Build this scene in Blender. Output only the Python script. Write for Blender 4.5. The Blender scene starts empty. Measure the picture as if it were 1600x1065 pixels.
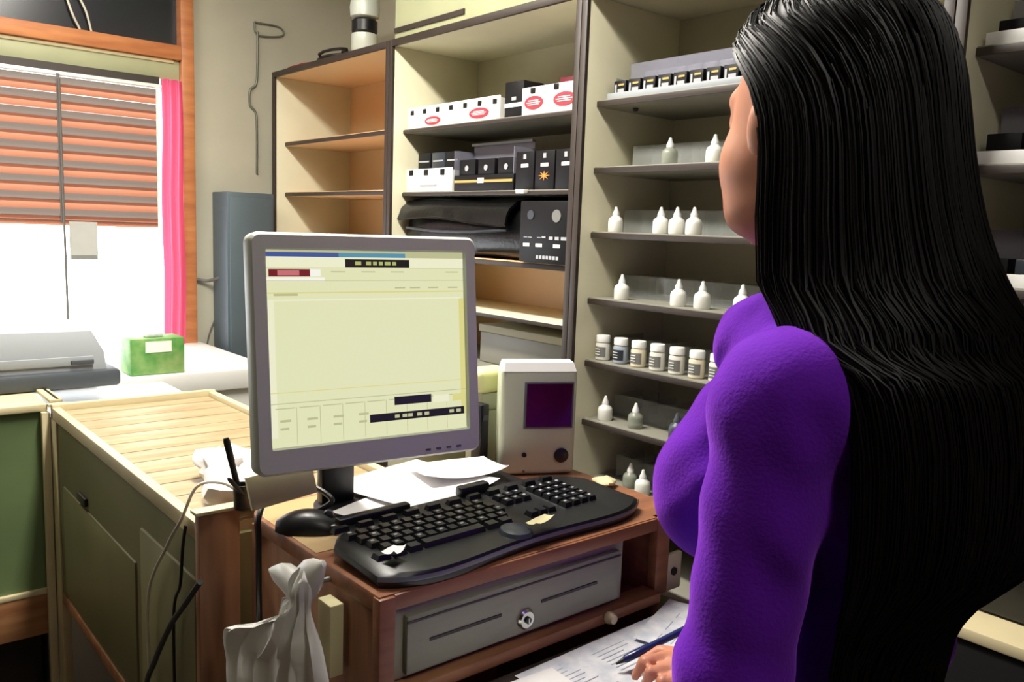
import bpy, bmesh, math, random
import numpy as np
from mathutils import Vector, Matrix, Euler
random.seed(7); rng = np.random.default_rng(7)
PI = math.pi
sc = bpy.context.scene
COL = sc.collection

# ------------------------------------------------------------------ materials
def lin(c):
    return tuple(((v/255)/12.92 if v/255 <= .04045 else ((v/255+.055)/1.055)**2.4) for v in c)
def mat(name, col, rough=.5, metal=0., var=0., vscale=8., stretch=(1,1,1), col2=None, bump=0., bscale=60., spec=.5,
        sheen=0., sheen_col=None, emit=None, estr=0., coat=0., trans=0., alpha=1.):
    m = bpy.data.materials.new(name); m.use_nodes = True
    n = m.node_tree.nodes; L = m.node_tree.links
    b = n['Principled BSDF']; c = (*lin(col), 1)
    b.inputs['Base Color'].default_value = c; b.inputs['Roughness'].default_value = rough
    b.inputs['Metallic'].default_value = metal; b.inputs['Specular IOR Level'].default_value = spec
    b.inputs['Sheen Weight'].default_value = sheen
    if sheen_col: b.inputs['Sheen Tint'].default_value = (*lin(sheen_col), 1)
    b.inputs['Coat Weight'].default_value = coat; b.inputs['Transmission Weight'].default_value = trans
    b.inputs['Alpha'].default_value = alpha
    if emit: b.inputs['Emission Color'].default_value = (*lin(emit), 1); b.inputs['Emission Strength'].default_value = estr
    if var or col2 or bump:
        tc = n.new('ShaderNodeTexCoord'); mp = n.new('ShaderNodeMapping'); mp.inputs['Scale'].default_value = stretch
        L.new(tc.outputs['Object'], mp.inputs['Vector'])
    if var or col2:
        nz = n.new('ShaderNodeTexNoise'); nz.inputs['Scale'].default_value = vscale; nz.inputs['Detail'].default_value = 5
        L.new(mp.outputs[0], nz.inputs['Vector'])
        mx = n.new('ShaderNodeMix'); mx.data_type = 'RGBA'
        d = lin(col2) if col2 else tuple(v*(1-var) for v in lin(col))
        rmp = n.new('ShaderNodeMapRange'); rmp.inputs[1].default_value = .35; rmp.inputs[2].default_value = .68
        L.new(nz.outputs['Fac'], rmp.inputs[0]); L.new(rmp.outputs[0], mx.inputs[0])
        mx.inputs[6].default_value = c; mx.inputs[7].default_value = (*d, 1)
        L.new(mx.outputs[2], b.inputs['Base Color'])
    if bump:
        n2 = n.new('ShaderNodeTexNoise'); n2.inputs['Scale'].default_value = bscale; n2.inputs['Detail'].default_value = 3
        L.new(mp.outputs[0], n2.inputs['Vector'])
        bp = n.new('ShaderNodeBump'); bp.inputs['Strength'].default_value = bump; bp.inputs['Distance'].default_value = .01
        L.new(n2.outputs['Fac'], bp.inputs['Height']); L.new(bp.outputs[0], b.inputs['Normal'])
    return m
def mat_translucent(name, col, col2, fac=.5, rough=.6):
    m = bpy.data.materials.new(name); m.use_nodes = True; n = m.node_tree.nodes; L = m.node_tree.links
    n.clear(); o = n.new('ShaderNodeOutputMaterial'); d = n.new('ShaderNodeBsdfDiffuse'); t = n.new('ShaderNodeBsdfTranslucent')
    d.inputs[0].default_value = (*lin(col), 1); t.inputs[0].default_value = (*lin(col2), 1)
    x = n.new('ShaderNodeMixShader'); x.inputs[0].default_value = fac
    L.new(d.outputs[0], x.inputs[1]); L.new(t.outputs[0], x.inputs[2]); L.new(x.outputs[0], o.inputs[0]); return m
def mat_clear(name, col, fac=.75, rough=.1):
    m = bpy.data.materials.new(name); m.use_nodes = True; n = m.node_tree.nodes; L = m.node_tree.links
    n.clear(); o = n.new('ShaderNodeOutputMaterial'); g = n.new('ShaderNodeBsdfPrincipled'); t = n.new('ShaderNodeBsdfTransparent')
    g.inputs['Base Color'].default_value = (*lin(col), 1); g.inputs['Roughness'].default_value = rough
    x = n.new('ShaderNodeMixShader'); x.inputs[0].default_value = fac
    L.new(g.outputs[0], x.inputs[1]); L.new(t.outputs[0], x.inputs[2]); L.new(x.outputs[0], o.inputs[0]); return m

M = {}
M['wall'] = mat('plaster_wall', (182,178,160), .9, var=.12, vscale=3, bump=.05, bscale=40)
M['darkwall'] = mat('low_bounce_brown', (84,66,52), .7, var=.2, vscale=4, stretch=(1,1,.3))  # unseen walls coloured dark to cut bounce light on the sweater
M['ceil'] = mat('ceiling_paint', (205,203,190), .9, var=.05)
M['floor'] = mat('floor_tile', (70,62,54), .6, var=.3, vscale=5)
M['cream'] = mat('cream_laminate', (224,219,190), .5, var=.08, vscale=5)
M['creamdull'] = mat('cream_backing', (200,196,168), .6, var=.12, vscale=4)
M['peach'] = mat('peach_backing', (222,176,126), .55, col2=(212,186,144), vscale=2.2, stretch=(1,1,1.5))
M['dark'] = mat('dark_edging', (52,42,36), .5, var=.2)
M['shelfgrey'] = mat('shelf_laminate', (136,134,122), .45, var=.1)
M['topboard'] = mat('pale_plank', (176,158,124), .5, col2=(152,132,96), vscale=5, stretch=(1.2,9,1))
M['lip'] = mat('pale_edge_board', (214,200,160), .5, var=.15, vscale=6)
M['olive'] = mat('olive_panel', (128,124,86), .55, col2=(112,108,76), vscale=3, stretch=(1,1,.6))
M['green'] = mat('green_panel', (120,140,92), .5, col2=(96,116,78), vscale=2.5)
M['greenish'] = mat('pale_green_box', (170,172,136), .5, var=.1)
M['wood'] = mat('reddish_wood', (150,98,66), .45, col2=(124,80,58), vscale=6, stretch=(1,9,9), bump=.05)
M['woodv'] = mat('brown_upright_wood', (158,112,78), .5, col2=(128,88,66), vscale=5, stretch=(9,9,.8))
M['orange'] = mat('orange_pine', (196,128,78), .45, col2=(168,100,60), vscale=5, stretch=(1,1,6))
M['railwood'] = mat('worn_rail_wood', (170,122,82), .5, col2=(140,92,60), vscale=5, stretch=(1,8,8))
M['desktop'] = mat('tan_desktop', (190,160,112), .45, var=.12, vscale=6)
M['grey'] = mat('drawer_grey', (142,146,126), .5, metal=.0, var=.06, vscale=20, stretch=(1,1,6))
M['greyedge'] = mat('drawer_surround', (146,146,122), .5)
M['black'] = mat('black_plastic', (18,19,22), .38, bump=.03, bscale=400)
M['blackkey'] = mat('black_keycap', (24,26,29), .3)
M['slate'] = mat('slate_plastic', (50,56,64), .3)
M['silver'] = mat('silver_plastic', (204,210,200), .42, metal=.1)
M['trimgrey'] = mat('keyboard_trim', (104,110,116), .3)
M['noticegrey'] = mat('thin_grey_paper', (176,176,170), .7, var=.06, vscale=20)
M['silverd'] = mat('dark_silver_plastic', (104,108,108), .4, metal=.25)
M['chrome'] = mat('chrome', (200,200,196), .15, metal=1)
M['offwhite'] = mat('offwhite_plastic', (200,206,178), .4, var=.04)
M['white'] = mat('white_plastic', (232,232,228), .4)
M['whitecard'] = mat('white_card', (236,234,226), .6)
M['jar'] = mat('white_jar', (212,210,200), .35)
M['jarblue'] = mat('blue_white_jar', (150,160,172), .35)
M['jarcream'] = mat('cream_jar', (214,204,176), .4)
M['labelgrey'] = mat('grey_print', (120,120,116), .6)
M['paper'] = mat('white_paper', (238,236,236), .7, var=.03, vscale=20)
M['paperblue'] = mat('printed_paper', (230,230,234), .7, col2=(196,202,214), vscale=40)
M['printink'] = mat('faint_print', (170,172,184), .7)
M['papercream'] = mat('cream_note', (222,214,168), .7, var=.08, vscale=18)
M['bagplastic'] = mat('white_bag_plastic', (232,232,226), .35, sheen=.2)
M['red'] = mat('red_print', (206,52,66), .5)
M['maroon'] = mat('maroon_card', (112,34,48), .5)
M['gold'] = mat('gold_print', (190,160,90), .4)
M['orangeprint'] = mat('orange_print', (224,140,50), .5)
M['blackcard'] = mat('black_card', (14,14,17), .5, spec=.25)
M['blackbag'] = mat('black_leather', (13,13,14), .3, spec=.35, bump=.1, bscale=90)
M['greyprint'] = mat('silver_print', (170,172,176), .4)
M['acrylic'] = mat_clear('clear_acrylic', (200,205,200), .8, .1)
M['smoke'] = mat_clear('clear_lid', (150,150,165), .55, .15)
M['glass'] = mat_clear('window_glass', (235,240,240), .94, .02)
M['bottle'] = mat('white_bottle', (228,228,220), .4)
M['bottleclear'] = mat_clear('frosted_bottle', (160,165,150), .35, .3)
M['bottlegrey'] = mat('grey_bottle', (70,76,84), .4)
M['bluegrey'] = mat('blue_grey_metal', (84,98,106), .5, metal=.2, var=.08, vscale=4)
M['faxlight'] = mat('pale_grey_plastic', (150,155,160), .45)
M['faxdark'] = mat('dark_grey_plastic', (70,76,82), .45)
M['pink'] = mat_translucent('pink_fabric', (196,70,104), (208,110,138), .4)
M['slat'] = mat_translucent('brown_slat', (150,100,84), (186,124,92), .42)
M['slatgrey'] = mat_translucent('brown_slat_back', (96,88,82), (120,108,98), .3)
M['cord'] = mat('grey_cord', (96,92,88), .6)
M['cordwhite'] = mat('white_cable', (214,210,196), .5)
M['cordblack'] = mat('black_cable', (16,16,16), .45)
M['boxgreen'] = mat('green_print', (72,140,60), .5, col2=(150,178,110), vscale=14)
M['transom'] = mat('dark_transom_glass', (26,34,36), .25, col2=(34,30,40), vscale=4)
M['metalwire'] = mat('dull_wire', (110,112,100), .5, metal=.4)
M['skin'] = mat('skin', (216,150,118), .45, col2=(210,138,110), vscale=9)
M['skin'].node_tree.nodes['Principled BSDF'].inputs['Subsurface Weight'].default_value = .12
M['skin'].node_tree.nodes['Principled BSDF'].inputs['Subsurface Radius'].default_value = (.01,.004,.002)
M['purple'] = mat('purple_knit', (106,30,184), .8, var=.1, vscale=30, bump=.12, bscale=260, sheen=.8, sheen_col=(170,90,235), spec=.1)
M['hair'] = mat('black_hair', (10,10,11), .48, col2=(18,17,18), vscale=60, stretch=(1,1,.04), spec=.26)
M['trousers'] = mat('black_cloth', (16,16,18), .85)
M['shoe'] = mat('black_shoe', (20,18,18), .4)
M['lip_skin'] = mat('lip', (176,84,80), .45)
M['eyewhite'] = mat('eye_white', (230,226,220), .2)
M['iris'] = mat('dark_iris', (40,24,16), .15)
M['navy'] = mat('navy_pen', (26,38,96), .25)
M['bezel'] = M['silver']
M['devscreen'] = mat('maroon_display', (84,12,42), .12, col2=(40,8,26), vscale=5, spec=.6)
M['lamp'] = mat('lamp_tube', (255,250,235), .5, emit=(255,246,226), estr=2.5)
M['steel'] = mat('steel', (150,150,146), .35, metal=.8)
M['redcloth'] = mat('red_cloth', (150,40,46), .8)
M['yellowpl'] = mat('pale_yellow_plastic', (226,228,160), .45)

# screen materials: a display gives off its own light
def emis(name, col, s=1.0, col2=None):
    m = bpy.data.materials.new(name); m.use_nodes = True; n = m.node_tree.nodes; L = m.node_tree.links
    b = n['Principled BSDF']; b.inputs['Base Color'].default_value = (.02,.02,.02,1); b.inputs['Roughness'].default_value = .3
    b.inputs['Emission Color'].default_value = (*lin(col), 1); b.inputs['Emission Strength'].default_value = s*.66
    return m
E_ = {'bg': emis('display_cream', (232,234,188), .92), 'pale': emis('display_pale', (240,240,206), .95), 'yel': emis('display_yellow', (226,220,140), .92),
      'title': emis('display_blue', (70,96,168), .8), 'title2': emis('display_cyan', (90,160,190), .8), 'blk': emis('display_black', (22,24,20), .9),
      'red': emis('display_red', (206,116,120), .9), 'dred': emis('display_dark_red', (120,30,40), .9), 'grey': emis('display_grey', (196,196,150), .9),
      'white': emis('display_white', (250,248,236), .95), 'grn': emis('display_green', (180,190,110), .9)}

# ------------------------------------------------------------------ mesh building
class MB:
    def __init__(s): s.bm = bmesh.new(); s.mats = []
    def mi(s, m):
        if m not in s.mats: s.mats.append(m)
        return s.mats.index(m)
    def add(s, verts, faces, m):
        i = s.mi(m); vs = [s.bm.verts.new(v) for v in verts]; out = []
        for f in faces:
            try:
                fc = s.bm.faces.new([vs[k] for k in f]); fc.material_index = i; fc.smooth = True; out.append(fc)
            except ValueError: pass
        return vs, out
    def box(s, x0, x1, y0, y1, z0, z1, m, bev=0.0, mtx=None, seg=2):
        P = [(x0,y0,z0),(x1,y0,z0),(x1,y1,z0),(x0,y1,z0),(x0,y0,z1),(x1,y0,z1),(x1,y1,z1),(x0,y1,z1)]
        if mtx is not None: P = [mtx @ Vector(p) for p in P]
        vs, fs = s.add(P, [(0,3,2,1),(4,5,6,7),(0,1,5,4),(1,2,6,5),(2,3,7,6),(3,0,4,7)], m)
        if bev > 0:
            es = list({e for f in fs for e in f.edges})
            r = bmesh.ops.bevel(s.bm, geom=es, offset=bev, segments=seg, affect='EDGES', profile=.5, clamp_overlap=True)
            i = s.mi(m)
            for f in r['faces']: f.material_index = i; f.smooth = True
        return s
    def loft(s, rings, m, cap=True, closed=True):
        n = len(rings[0]); V = [p for r in rings for p in r]; F = []
        for i in range(len(rings)-1):
            for j in range(n if closed else n-1):
                a = i*n+j; b = i*n+(j+1) % n; F.append((a, b, b+n, a+n))
        if cap and closed:
            F.append(tuple(range(n-1, -1, -1))); F.append(tuple((len(rings)-1)*n+j for j in range(n)))
        s.add(V, F, m); return s
    def lathe(s, prof, m, c=(0,0,0), seg=16, cap=True, axis='z'):
        rings = []
        for r, z in prof:
            ring = []
            for k in range(seg):
                a = 2*PI*k/seg; x, y = r*math.cos(a), r*math.sin(a)
                p = (x, y, z) if axis == 'z' else ((x, -z, y) if axis == 'y' else (z, x, y))
                ring.append((p[0]+c[0], p[1]+c[1], p[2]+c[2]))
            rings.append(ring)
        return s.loft(rings, m, cap)
    def tube(s, pts, r, m, seg=8, taper=None):
        pts = [Vector(p) for p in pts]; rings = []; up = Vector((0,0,1))
        t0 = (pts[1]-pts[0]).normalized()
        if abs(t0.dot(up)) > .9: up = Vector((1,0,0))
        nrm = t0.cross(up).normalized()
        for i, p in enumerate(pts):
            t = ((pts[min(i+1, len(pts)-1)]-pts[max(i-1, 0)])).normalized()
            nrm = (nrm - t*nrm.dot(t)).normalized(); b = t.cross(nrm)
            rr = r*(taper(i/(len(pts)-1)) if taper else 1)
            rings.append([p+nrm*rr*math.cos(2*PI*k/seg)+b*rr*math.sin(2*PI*k/seg) for k in range(seg)])
        return s.loft(rings, m)
    def quad(s, a, b, c, d, m): s.add([a,b,c,d], [(0,1,2,3)], m); return s
    def mesh(s, name):
        bmesh.ops.recalc_face_normals(s.bm, faces=s.bm.faces)
        me = bpy.data.meshes.new(name); s.bm.to_mesh(me); s.bm.free()
        for m in s.mats: me.materials.append(m)
        me.set_sharp_from_angle(angle=math.radians(38)); return me
    def obj(s, name, parent=None, loc=(0,0,0), rot=(0,0,0), label=None):
        o = bpy.data.objects.new(name, s.mesh(name)); COL.objects.link(o)
        o.location = loc; o.rotation_euler = rot
        if parent: o.parent = parent
        if label: o['label'] = label
        return o
def spline(pts, n=8):
    P = [Vector(p) for p in pts]; P = [P[0]*2-P[1]]+P+[P[-1]*2-P[-2]]; out = []
    for i in range(1, len(P)-2):
        for k in range(n):
            t = k/n; a, b, c, d = P[i-1:i+3]
            out.append(.5*((2*b)+(-a+c)*t+(2*a-5*b+4*c-d)*t*t+(-a+3*b-3*c+d)*t**3))
    out.append(P[-2]); return out
def tag(o, label, cat, group=None, kind=None):
    if kind != 'structure': o['label'] = label; o['category'] = cat
    if group: o['group'] = group
    if kind: o['kind'] = kind
    return o
def thing(name, label, cat, loc=(0,0,0), rz=0, group=None, rot=None):
    o = bpy.data.objects.new(name, None); COL.objects.link(o); o.empty_display_size = .05
    o.location = loc; o.rotation_euler = rot if rot else (0,0,rz)
    return tag(o, label, cat, group)
def struct(o, label=None):
    o['kind'] = 'structure'
    if label: o['label'] = label
    return o
def dup(root, loc, label, group=None, rz=None):
    r = root.copy(); COL.objects.link(r); r.location = loc; r['label'] = label
    if rz is not None: r.rotation_euler = (0,0,rz)
    if group: r['group'] = group
    for ch in list(root.children):
        c = ch.copy(); COL.objects.link(c); c.parent = r
        for g in list(ch.children):
            d = g.copy(); COL.objects.link(d); d.parent = c
    return r
B = lambda *a, **k: MB().box(*a, **k)

# ------------------------------------------------------------------ the room
YW, XW = 3.62, 2.02          # window wall plane, wall behind the shelving
struct(B(-1.9, 2.2, -1.8, 3.9, -.1, 0, M['floor']).obj('floor'))
struct(B(-1.9, 2.2, -1.8, 3.9, 2.8, 2.9, M['ceil']).obj('ceiling'))
w = MB()
w.box(-1.8, -1.1, YW, YW+.16, 0, 2.8, M['wall'])
w.box(1.27, XW, YW, YW+.16, 0, 2.8, M['wall'])
w.box(-1.1, 1.27, YW, YW+.16, 0, .86, M['wall'])
w.box(-1.1, 1.27, YW, YW+.16, 2.66, 2.8, M['wall'])
struct(w.obj('wall_window_side'))
struct(B(XW, XW+.14, -1.8, YW+.16, 0, 2.8, M['wall']).obj('wall_right'))
struct(B(-1.9, -1.8, -1.8, YW+.16, 0, 2.8, M['darkwall']).obj('wall_left'))
struct(B(-1.8, XW, -1.9, -1.8, 0, 2.8, M['darkwall']).obj('wall_back'))
# window: frame, rail, glass ; transom above
f = MB()
f.box(1.226, 1.278, YW-.035, YW+.05, .86, 2.70, M['orange'], .004)
f.box(-1.12, -1.07, YW-.035, YW+.05, .86, 2.70, M['orange'], .004)
f.box(-1.07, 1.226, YW-.04, YW+.05, 2.127, 2.183, M['orange'], .004)
f.box(-1.07, 1.226, YW-.035, YW+.05, 2.64, 2.70, M['orange'], .004)
f.box(-1.07, 1.226, YW+.02, YW+.06, .86, .93, M['white'], .004)
win = struct(f.obj('window_1'), 'orange wooden window frame with a brown slatted blind')
B(-1.07, 1.226, YW+.055, YW+.06, .93, 2.127, M['glass']).obj('glass_pane', win)
B(-1.07, 1.226, YW-.015, YW+.05, 2.046, 2.127, M['greenish'], .006).box(-1.07, 1.2, YW-.022, YW-.01, 2.112, 2.126, M['lip'], .002).obj('roller_housing', win, label='pale green roller housing under the wooden rail')
tr = struct(B(-1.07, 1.226, YW+.02, YW+.04, 2.183, 2.64, M['transom']).obj('window_2'), 'dark transom pane above the window')
MB().tube(spline([(.86,YW,2.19),(.83,YW-.01,2.25),(.80,YW,2.36)]), .004, M['cordwhite']).tube(spline([(.90,YW,2.19),(.88,YW-.01,2.26),(.85,YW,2.33),(.83,YW,2.4)]), .004, M['cordwhite']).obj('scratch', tr)
# sill
struct(B(-1.5, 1.30, 2.88, YW, .90, .972, M['white'], .006).box(-1.5, 1.29, 2.90, YW-.01, 0, .90, M['white']).obj('trim_1'), 'deep white window ledge')

# blind
bl = thing('window_blind', 'brown venetian blind half lowered across the bright window', 'blind', (0, YW-.03, 2.02))
B(-1.0, 1.145, -.012, .02, -.014, .0, M['whitecard'], .002).box(-1.0,1.14,.0,.03,-.0,.03,M['dark']).obj('head_rail', bl)
sz = 9; pitch = .061
for k in range(sz):
    z = -.03-k*pitch
    s = MB(); rings = []
    prof = [(.016,.026),(.010,.012),(.004,-.002),(-.003,-.014),(-.010,-.026),(-.014,-.038)]
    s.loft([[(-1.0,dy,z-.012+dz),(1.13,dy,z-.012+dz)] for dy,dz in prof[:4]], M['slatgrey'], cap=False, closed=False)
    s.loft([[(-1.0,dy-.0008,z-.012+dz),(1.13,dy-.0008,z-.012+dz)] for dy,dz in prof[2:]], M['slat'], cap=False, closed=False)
    s.obj('slat', bl)
B(-1.0, 1.135, -.008, .012, -.565, -.548, M['slatgrey'], .003).obj('bottom_rail', bl)
for x in (.768, .1, -.6): B(x-.006, x+.006, -.024, -.02, -.56, -.01, M['cord']).obj('ladder_tape', bl)
B(1.118, 1.128, -.026, -.02, -.60, -.01, M['white']).obj('tilt_wand', bl)
MB().tube([(.77,-.03,-.03),(.771,-.031,-.5),(.773,-.03,-.78),(.774,-.03,-.935)], .0045, M['cord']).obj('pull_cord', bl)
B(.845-.055, .845+.045, -.006, -.004, -.0725, .0725, M['noticegrey']).box(.795, .885, -.0062, -.003, -.072, -.055, M['labelgrey']).obj('paper_notice', loc=(0, YW-.045, 1.395))
tag(bpy.data.objects['paper_notice'], 'small pale paper notice hanging in the window below the blind', 'notice')
# pink curtain strip
c = MB(); rings = []
for i in range(13):
    z = 2.045-i/12*1.09; ring = []
    for j in range(25):
        t = j/24; ring.append((1.143+t*.082+.003*math.sin(i*.9), -.006+.012*math.sin(t*PI*5+i*.15), z))
    rings.append(ring)
c.loft(rings, M['pink'], cap=False, closed=False)
o = c.obj('window_curtain', loc=(0, YW-.03, 0)); tag(o, 'narrow pink curtain at the right edge of the window', 'curtain')

# ------------------------------------------------------------------ shelving
FX, BX = 1.60, 1.98
TOP = 2.13
def shelf_unit(y0, y1, label, shelves, back, inner, shelfmat, name='shelving_unit', top=TOP, group='cream shelving units along the wall', sx=1.655, sedge='dark'):
    """unit spans y0 (near) .. y1 (far); local origin at the floor centre"""
    cy = (y0+y1)/2; h = (y1-y0)/2-.001
    t = thing(name, label, 'shelving', (0, cy, 0), group=group)
    for s, nm in ((1, 'side_panel'), (-1, 'side_panel')):
        a, b = (h-.02, h) if s > 0 else (-h, -h+.02)
        p = B(FX+.012, BX, a, b, 0, top-.02, M['cream'], .0015)
        p.box(FX, FX+.012, a, b, 0, top, M['dark'], .001); p.obj(nm, t)
    B(FX+.012, BX, -h, h, top-.02, top, inner).box(FX, FX+.012, -h+.02, h-.02, top-.022, top, M['dark'], .001).obj('top_panel', t)
    B(BX-.008, BX, -h+.02, h-.02, .1, top-.02, back).obj('back_panel', t)
    B(FX+.03, FX+.045, -h+.02, h-.02, 0, .1, M['dark']).obj('plinth', t)
    for z, thk, mm in shelves:
        p = B(sx, BX-.008, -h+.02, h-.02, z-thk, z, mm, .001)
        p.box(sx-.004, sx, -h+.02, h-.02, z-thk, z-.003, M[sedge], .0005)
        p.obj('shelf', t)
    return t
S = M['shelfgrey']; CR = M['cream']
unitA = shelf_unit(2.61, 3.56, 'nearly empty cream shelving unit beside the window wall', [(z, .018, M['peach']) for z in (1.841, 1.625, 1.41, 1.19, .95, .6, .3)], M['peach'], M['peach'], CR)
unitB = shelf_unit(1.66, 2.61, 'cream shelving unit holding white display trays, black cartons and a black bag', [(1.833,.014,S),(1.616,.014,S),(1.405,.018,M['peach']),(1.235,.014,CR),(1.06,.018,S),(.80,.018,CR),(.5,.018,CR)], M['creamdull'], M['cream'], CR)
unitC = shelf_unit(.705, 1.66, 'cream shelving unit with rows of white bottles and jars beside the person', [(z,.018,S) for z in (1.848,1.674,1.502,1.323,1.150,.984,.81,.6,.35)], M['creamdull'], M['cream'], CR)
unitD = shelf_unit(-.26, .705, 'shelving unit behind the long hair at the far right, holding dark trays', [(z,.018,S) for z in (1.858,1.648,1.428,1.2,.98,.76,.5)], M['creamdull'], M['cream'], CR)
# a peach coloured backing strip behind the lower part of unit B
B(BX-.012, BX-.008, -.453, .453, 1.06, 1.40, M['peach']).obj('lower_backing', unitB)
# header board on top of unit B and C
hb = thing('header_board', 'cream header board on top of the middle shelving with a dark slot', 'board', (1.62, 0, TOP))
B(0, .34, -.2, 2.605, .001, .45, M['greenish'], .003).obj('board_box', hb)
B(-.006, .0, 2.2, 2.6, .024, .040, M['dark']).obj('slot', hb)
# things on top of unit A
t = thing('desk_lamp', 'silver and black lamp head standing on top of the left shelving unit', 'lamp', (1.74, 3.02, TOP+.001))
MB().lathe([(.0,0),(.05,0),(.052,.01),(.02,.018),(.012,.03)], M['black'], seg=24).obj('base', t)
MB().lathe([(.045,.03),(.052,.04),(.05,.10),(.04,.105)], M['silver'], seg=24).obj('lower_drum', t)
MB().lathe([(.046,.105),(.05,.11),(.05,.15),(.03,.155)], M['black'], seg=24).obj('collar', t)
MB().lathe([(.03,.155),(.055,.165),(.058,.20),(.048,.27),(.0,.275)], M['silver'], seg=24).obj('head', t)
B(-.012,.02,.05,.095,.165,.185,M['chrome'],.004).obj('handle', t)
c = MB(); rings=[]
for i in range(7):
    ring=[]
    for j in range(12):
        a=2*PI*j/12; r=(.5+.5*math.sin(PI*(i+.5)/7)); ring.append((.05*r*math.cos(a)*(1-.1*(i%2)), -.16+i*.055, .013+.012*r*math.sin(a)))
    rings.append(ring)
c.loft(rings, M['redcloth']); o=c.obj('folded_cloth', loc=(1.68,3.40,TOP+.001)); tag(o,'red cloth lying on top of the left shelving unit','cloth')
t = thing('cable_coil', 'black cable loop beside the silver lamp on the left shelving unit', 'cable', (1.68,3.16,TOP+.001))
MB().tube([(.05*math.cos(a/20*4*PI)*(1-.01*a), .09*math.sin(a/20*4*PI), .006+.0022*a) for a in range(21)], .006, M['cordblack']).obj('loop', t)

# wall wiring
o = MB().tube(spline([(1.545,0,2.336),(1.66,0,2.335),(1.67,0,2.30),(1.56,0,2.286),(1.545,0,2.336)],6), .004, M['metalwire']).tube(spline([(1.56,0,2.30),(1.558,0,2.15),(1.552,0,2.08),(1.525,.0,2.05),(1.525,0,1.99),(1.55,0,1.96),(1.555,0,1.90),(1.555,0,1.7)],6), .005, M['metalwire']).obj('wall_wire', loc=(0,YW-.006,0))
tag(o, 'thin bent grey wire fixed on the wall between window and shelving', 'wire')
o = MB().tube(spline([(1.28,YW-.01,1.24),(1.33,YW-.03,1.235),(1.38,YW-.1,1.262),(1.42,YW-.11,1.27)],6), .007, M['cord']).obj('wall_cable'); tag(o,'dark cable sagging from the window frame to the blue grey metal cabinet','cable')
o = MB().tube(spline([(1.40,YW-.03,1.22),(1.37,YW-.02,1.1),(1.33,YW-.01,.98),(1.31,YW-.01,.80)],6), .003, M['cord']).obj('wall_string'); tag(o,'thin string hanging diagonally down the wall left of the metal cabinet','string')
# blue grey metal cabinet
t = thing('metal_cabinet', 'tall narrow blue grey metal cabinet beside the left shelving unit', 'cabinet', (1.455, 3.53, 0))
B(-.10,.105,-.08,.08,0,1.61,M['bluegrey'],.004).obj('cabinet_body', t)
B(-.09,.095,-.088,-.081,.05,1.59,M['bluegrey'],.003).obj('door', t)
B(.055,.065,-.10,-.088,.9,1.0,M['black'],.002).obj('handle', t)

# ------------------------------------------------------------------ shelf contents: unit C bottles
def bottle_proto(body, label, loc, group):
    t = thing('dropper_bottle', label, 'bottle', loc, group=group)
    MB().lathe([(.0,0),(.019,0),(.0205,.003),(.0205,.028),(.018,.036),(.011,.041),(.009,.044)], body, seg=20).obj('bottle_body', t)
    MB().lathe([(.0095,.043),(.0095,.050),(.0055,.058),(.0035,.067),(.0,.068)], M['white'] if body is not M['bottlegrey'] else body, seg=16).obj('cap', t)
    return t
SXB = 1.69
g = 'white dropper bottles on the shelves beside the person'
words = {0:'second',1:'third',2:'fourth',4:'sixth',5:'seventh'}
b1 = bottle_proto(M['bottle'], 'white dropper bottle alone at the left end of the third shelf', (SXB, 1.585, 1.502), g)
for y, l in ((1.428,'leftmost of three white dropper bottles standing together on the third shelf'),(1.376,'middle of three white dropper bottles standing together on the third shelf'),(1.323,'rightmost of three white dropper bottles standing together on the third shelf')):
    dup(b1, (SXB, y, 1.502), l)
for y, z, l in ((1.550,1.323,'leftmost white dropper bottle on the shelf just above the jars'),(1.357,1.323,'second white dropper bottle from the left on the shelf above the jars'),(1.283,1.323,'third white dropper bottle from the left on the shelf above the jars'),(1.168,1.323,'rightmost white dropper bottle above the jars, beside the purple collar'),
               (1.275,1.674,'white dropper bottle on the second shelf next to the face'),(1.588,.984,'white dropper bottle at the left end of the shelf below the jars'),(1.438,.81,'white dropper bottle on the lowest visible shelf behind the keyboard')):
    dup(b1, (SXB, y, z), l)
b2 = bottle_proto(M['bottleclear'], 'frosted narrow bottle left of the white bottle on the second shelf', (SXB, 1.412, 1.674), 'frosted bottles')
dup(b2, (SXB, 1.476, .984), 'frosted greenish bottle second from the left on the shelf below the jars')
dup(b2, (SXB+.02, 1.500, .81), 'frosted bottle on the lowest visible shelf, left of the white one')
b3 = bottle_proto(M['bottlegrey'], 'dark grey bottle on the shelf below the jars, right of the frosted one', (SXB, 1.336, .984), 'dark bottles'); 
def jar_proto(m, label, loc):
    t = thing('pill_jar', label, 'jar', loc, group='white jars in a row on one shelf')
    MB().lathe([(0,0),(.018,0),(.0205,.003),(.0205,.044),(.0165,.050)], m, seg=20).obj('jar_body', t)
    MB().lathe([(.0185,.050),(.0195,.051),(.0195,.067),(.018,.069),(0,.069)], M['white'], seg=20).obj('lid', t)
    lb = MB(); rings=[]
    for z in (.010,.038): rings.append([(-.0209*math.cos(a), .0209*math.sin(a), z) for a in np.linspace(-1.1,1.1,10)])
    lb.loft(rings, M['labelgrey'] if m is not M['jarblue'] else M['slate'], cap=False, closed=False); 
    for zz in (.016,.023,.030):
        lb.box(-.0216,-.0212,-.008,.008,zz,zz+.002,M['white'])
    lb.obj('paper_label', t); return t
ys = (1.608,1.542,1.478,1.413,1.349,1.286,1.224)
ord_ = ('first','second','third','fourth','fifth','sixth','seventh')
jw = jar_proto(M['jar'], 'white jar with a grey label, first in the jar row', (SXB, ys[0], 1.150))
jb = jar_proto(M['jarblue'], 'blue tinted jar, second in the jar row', (SXB, ys[1], 1.150))
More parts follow.
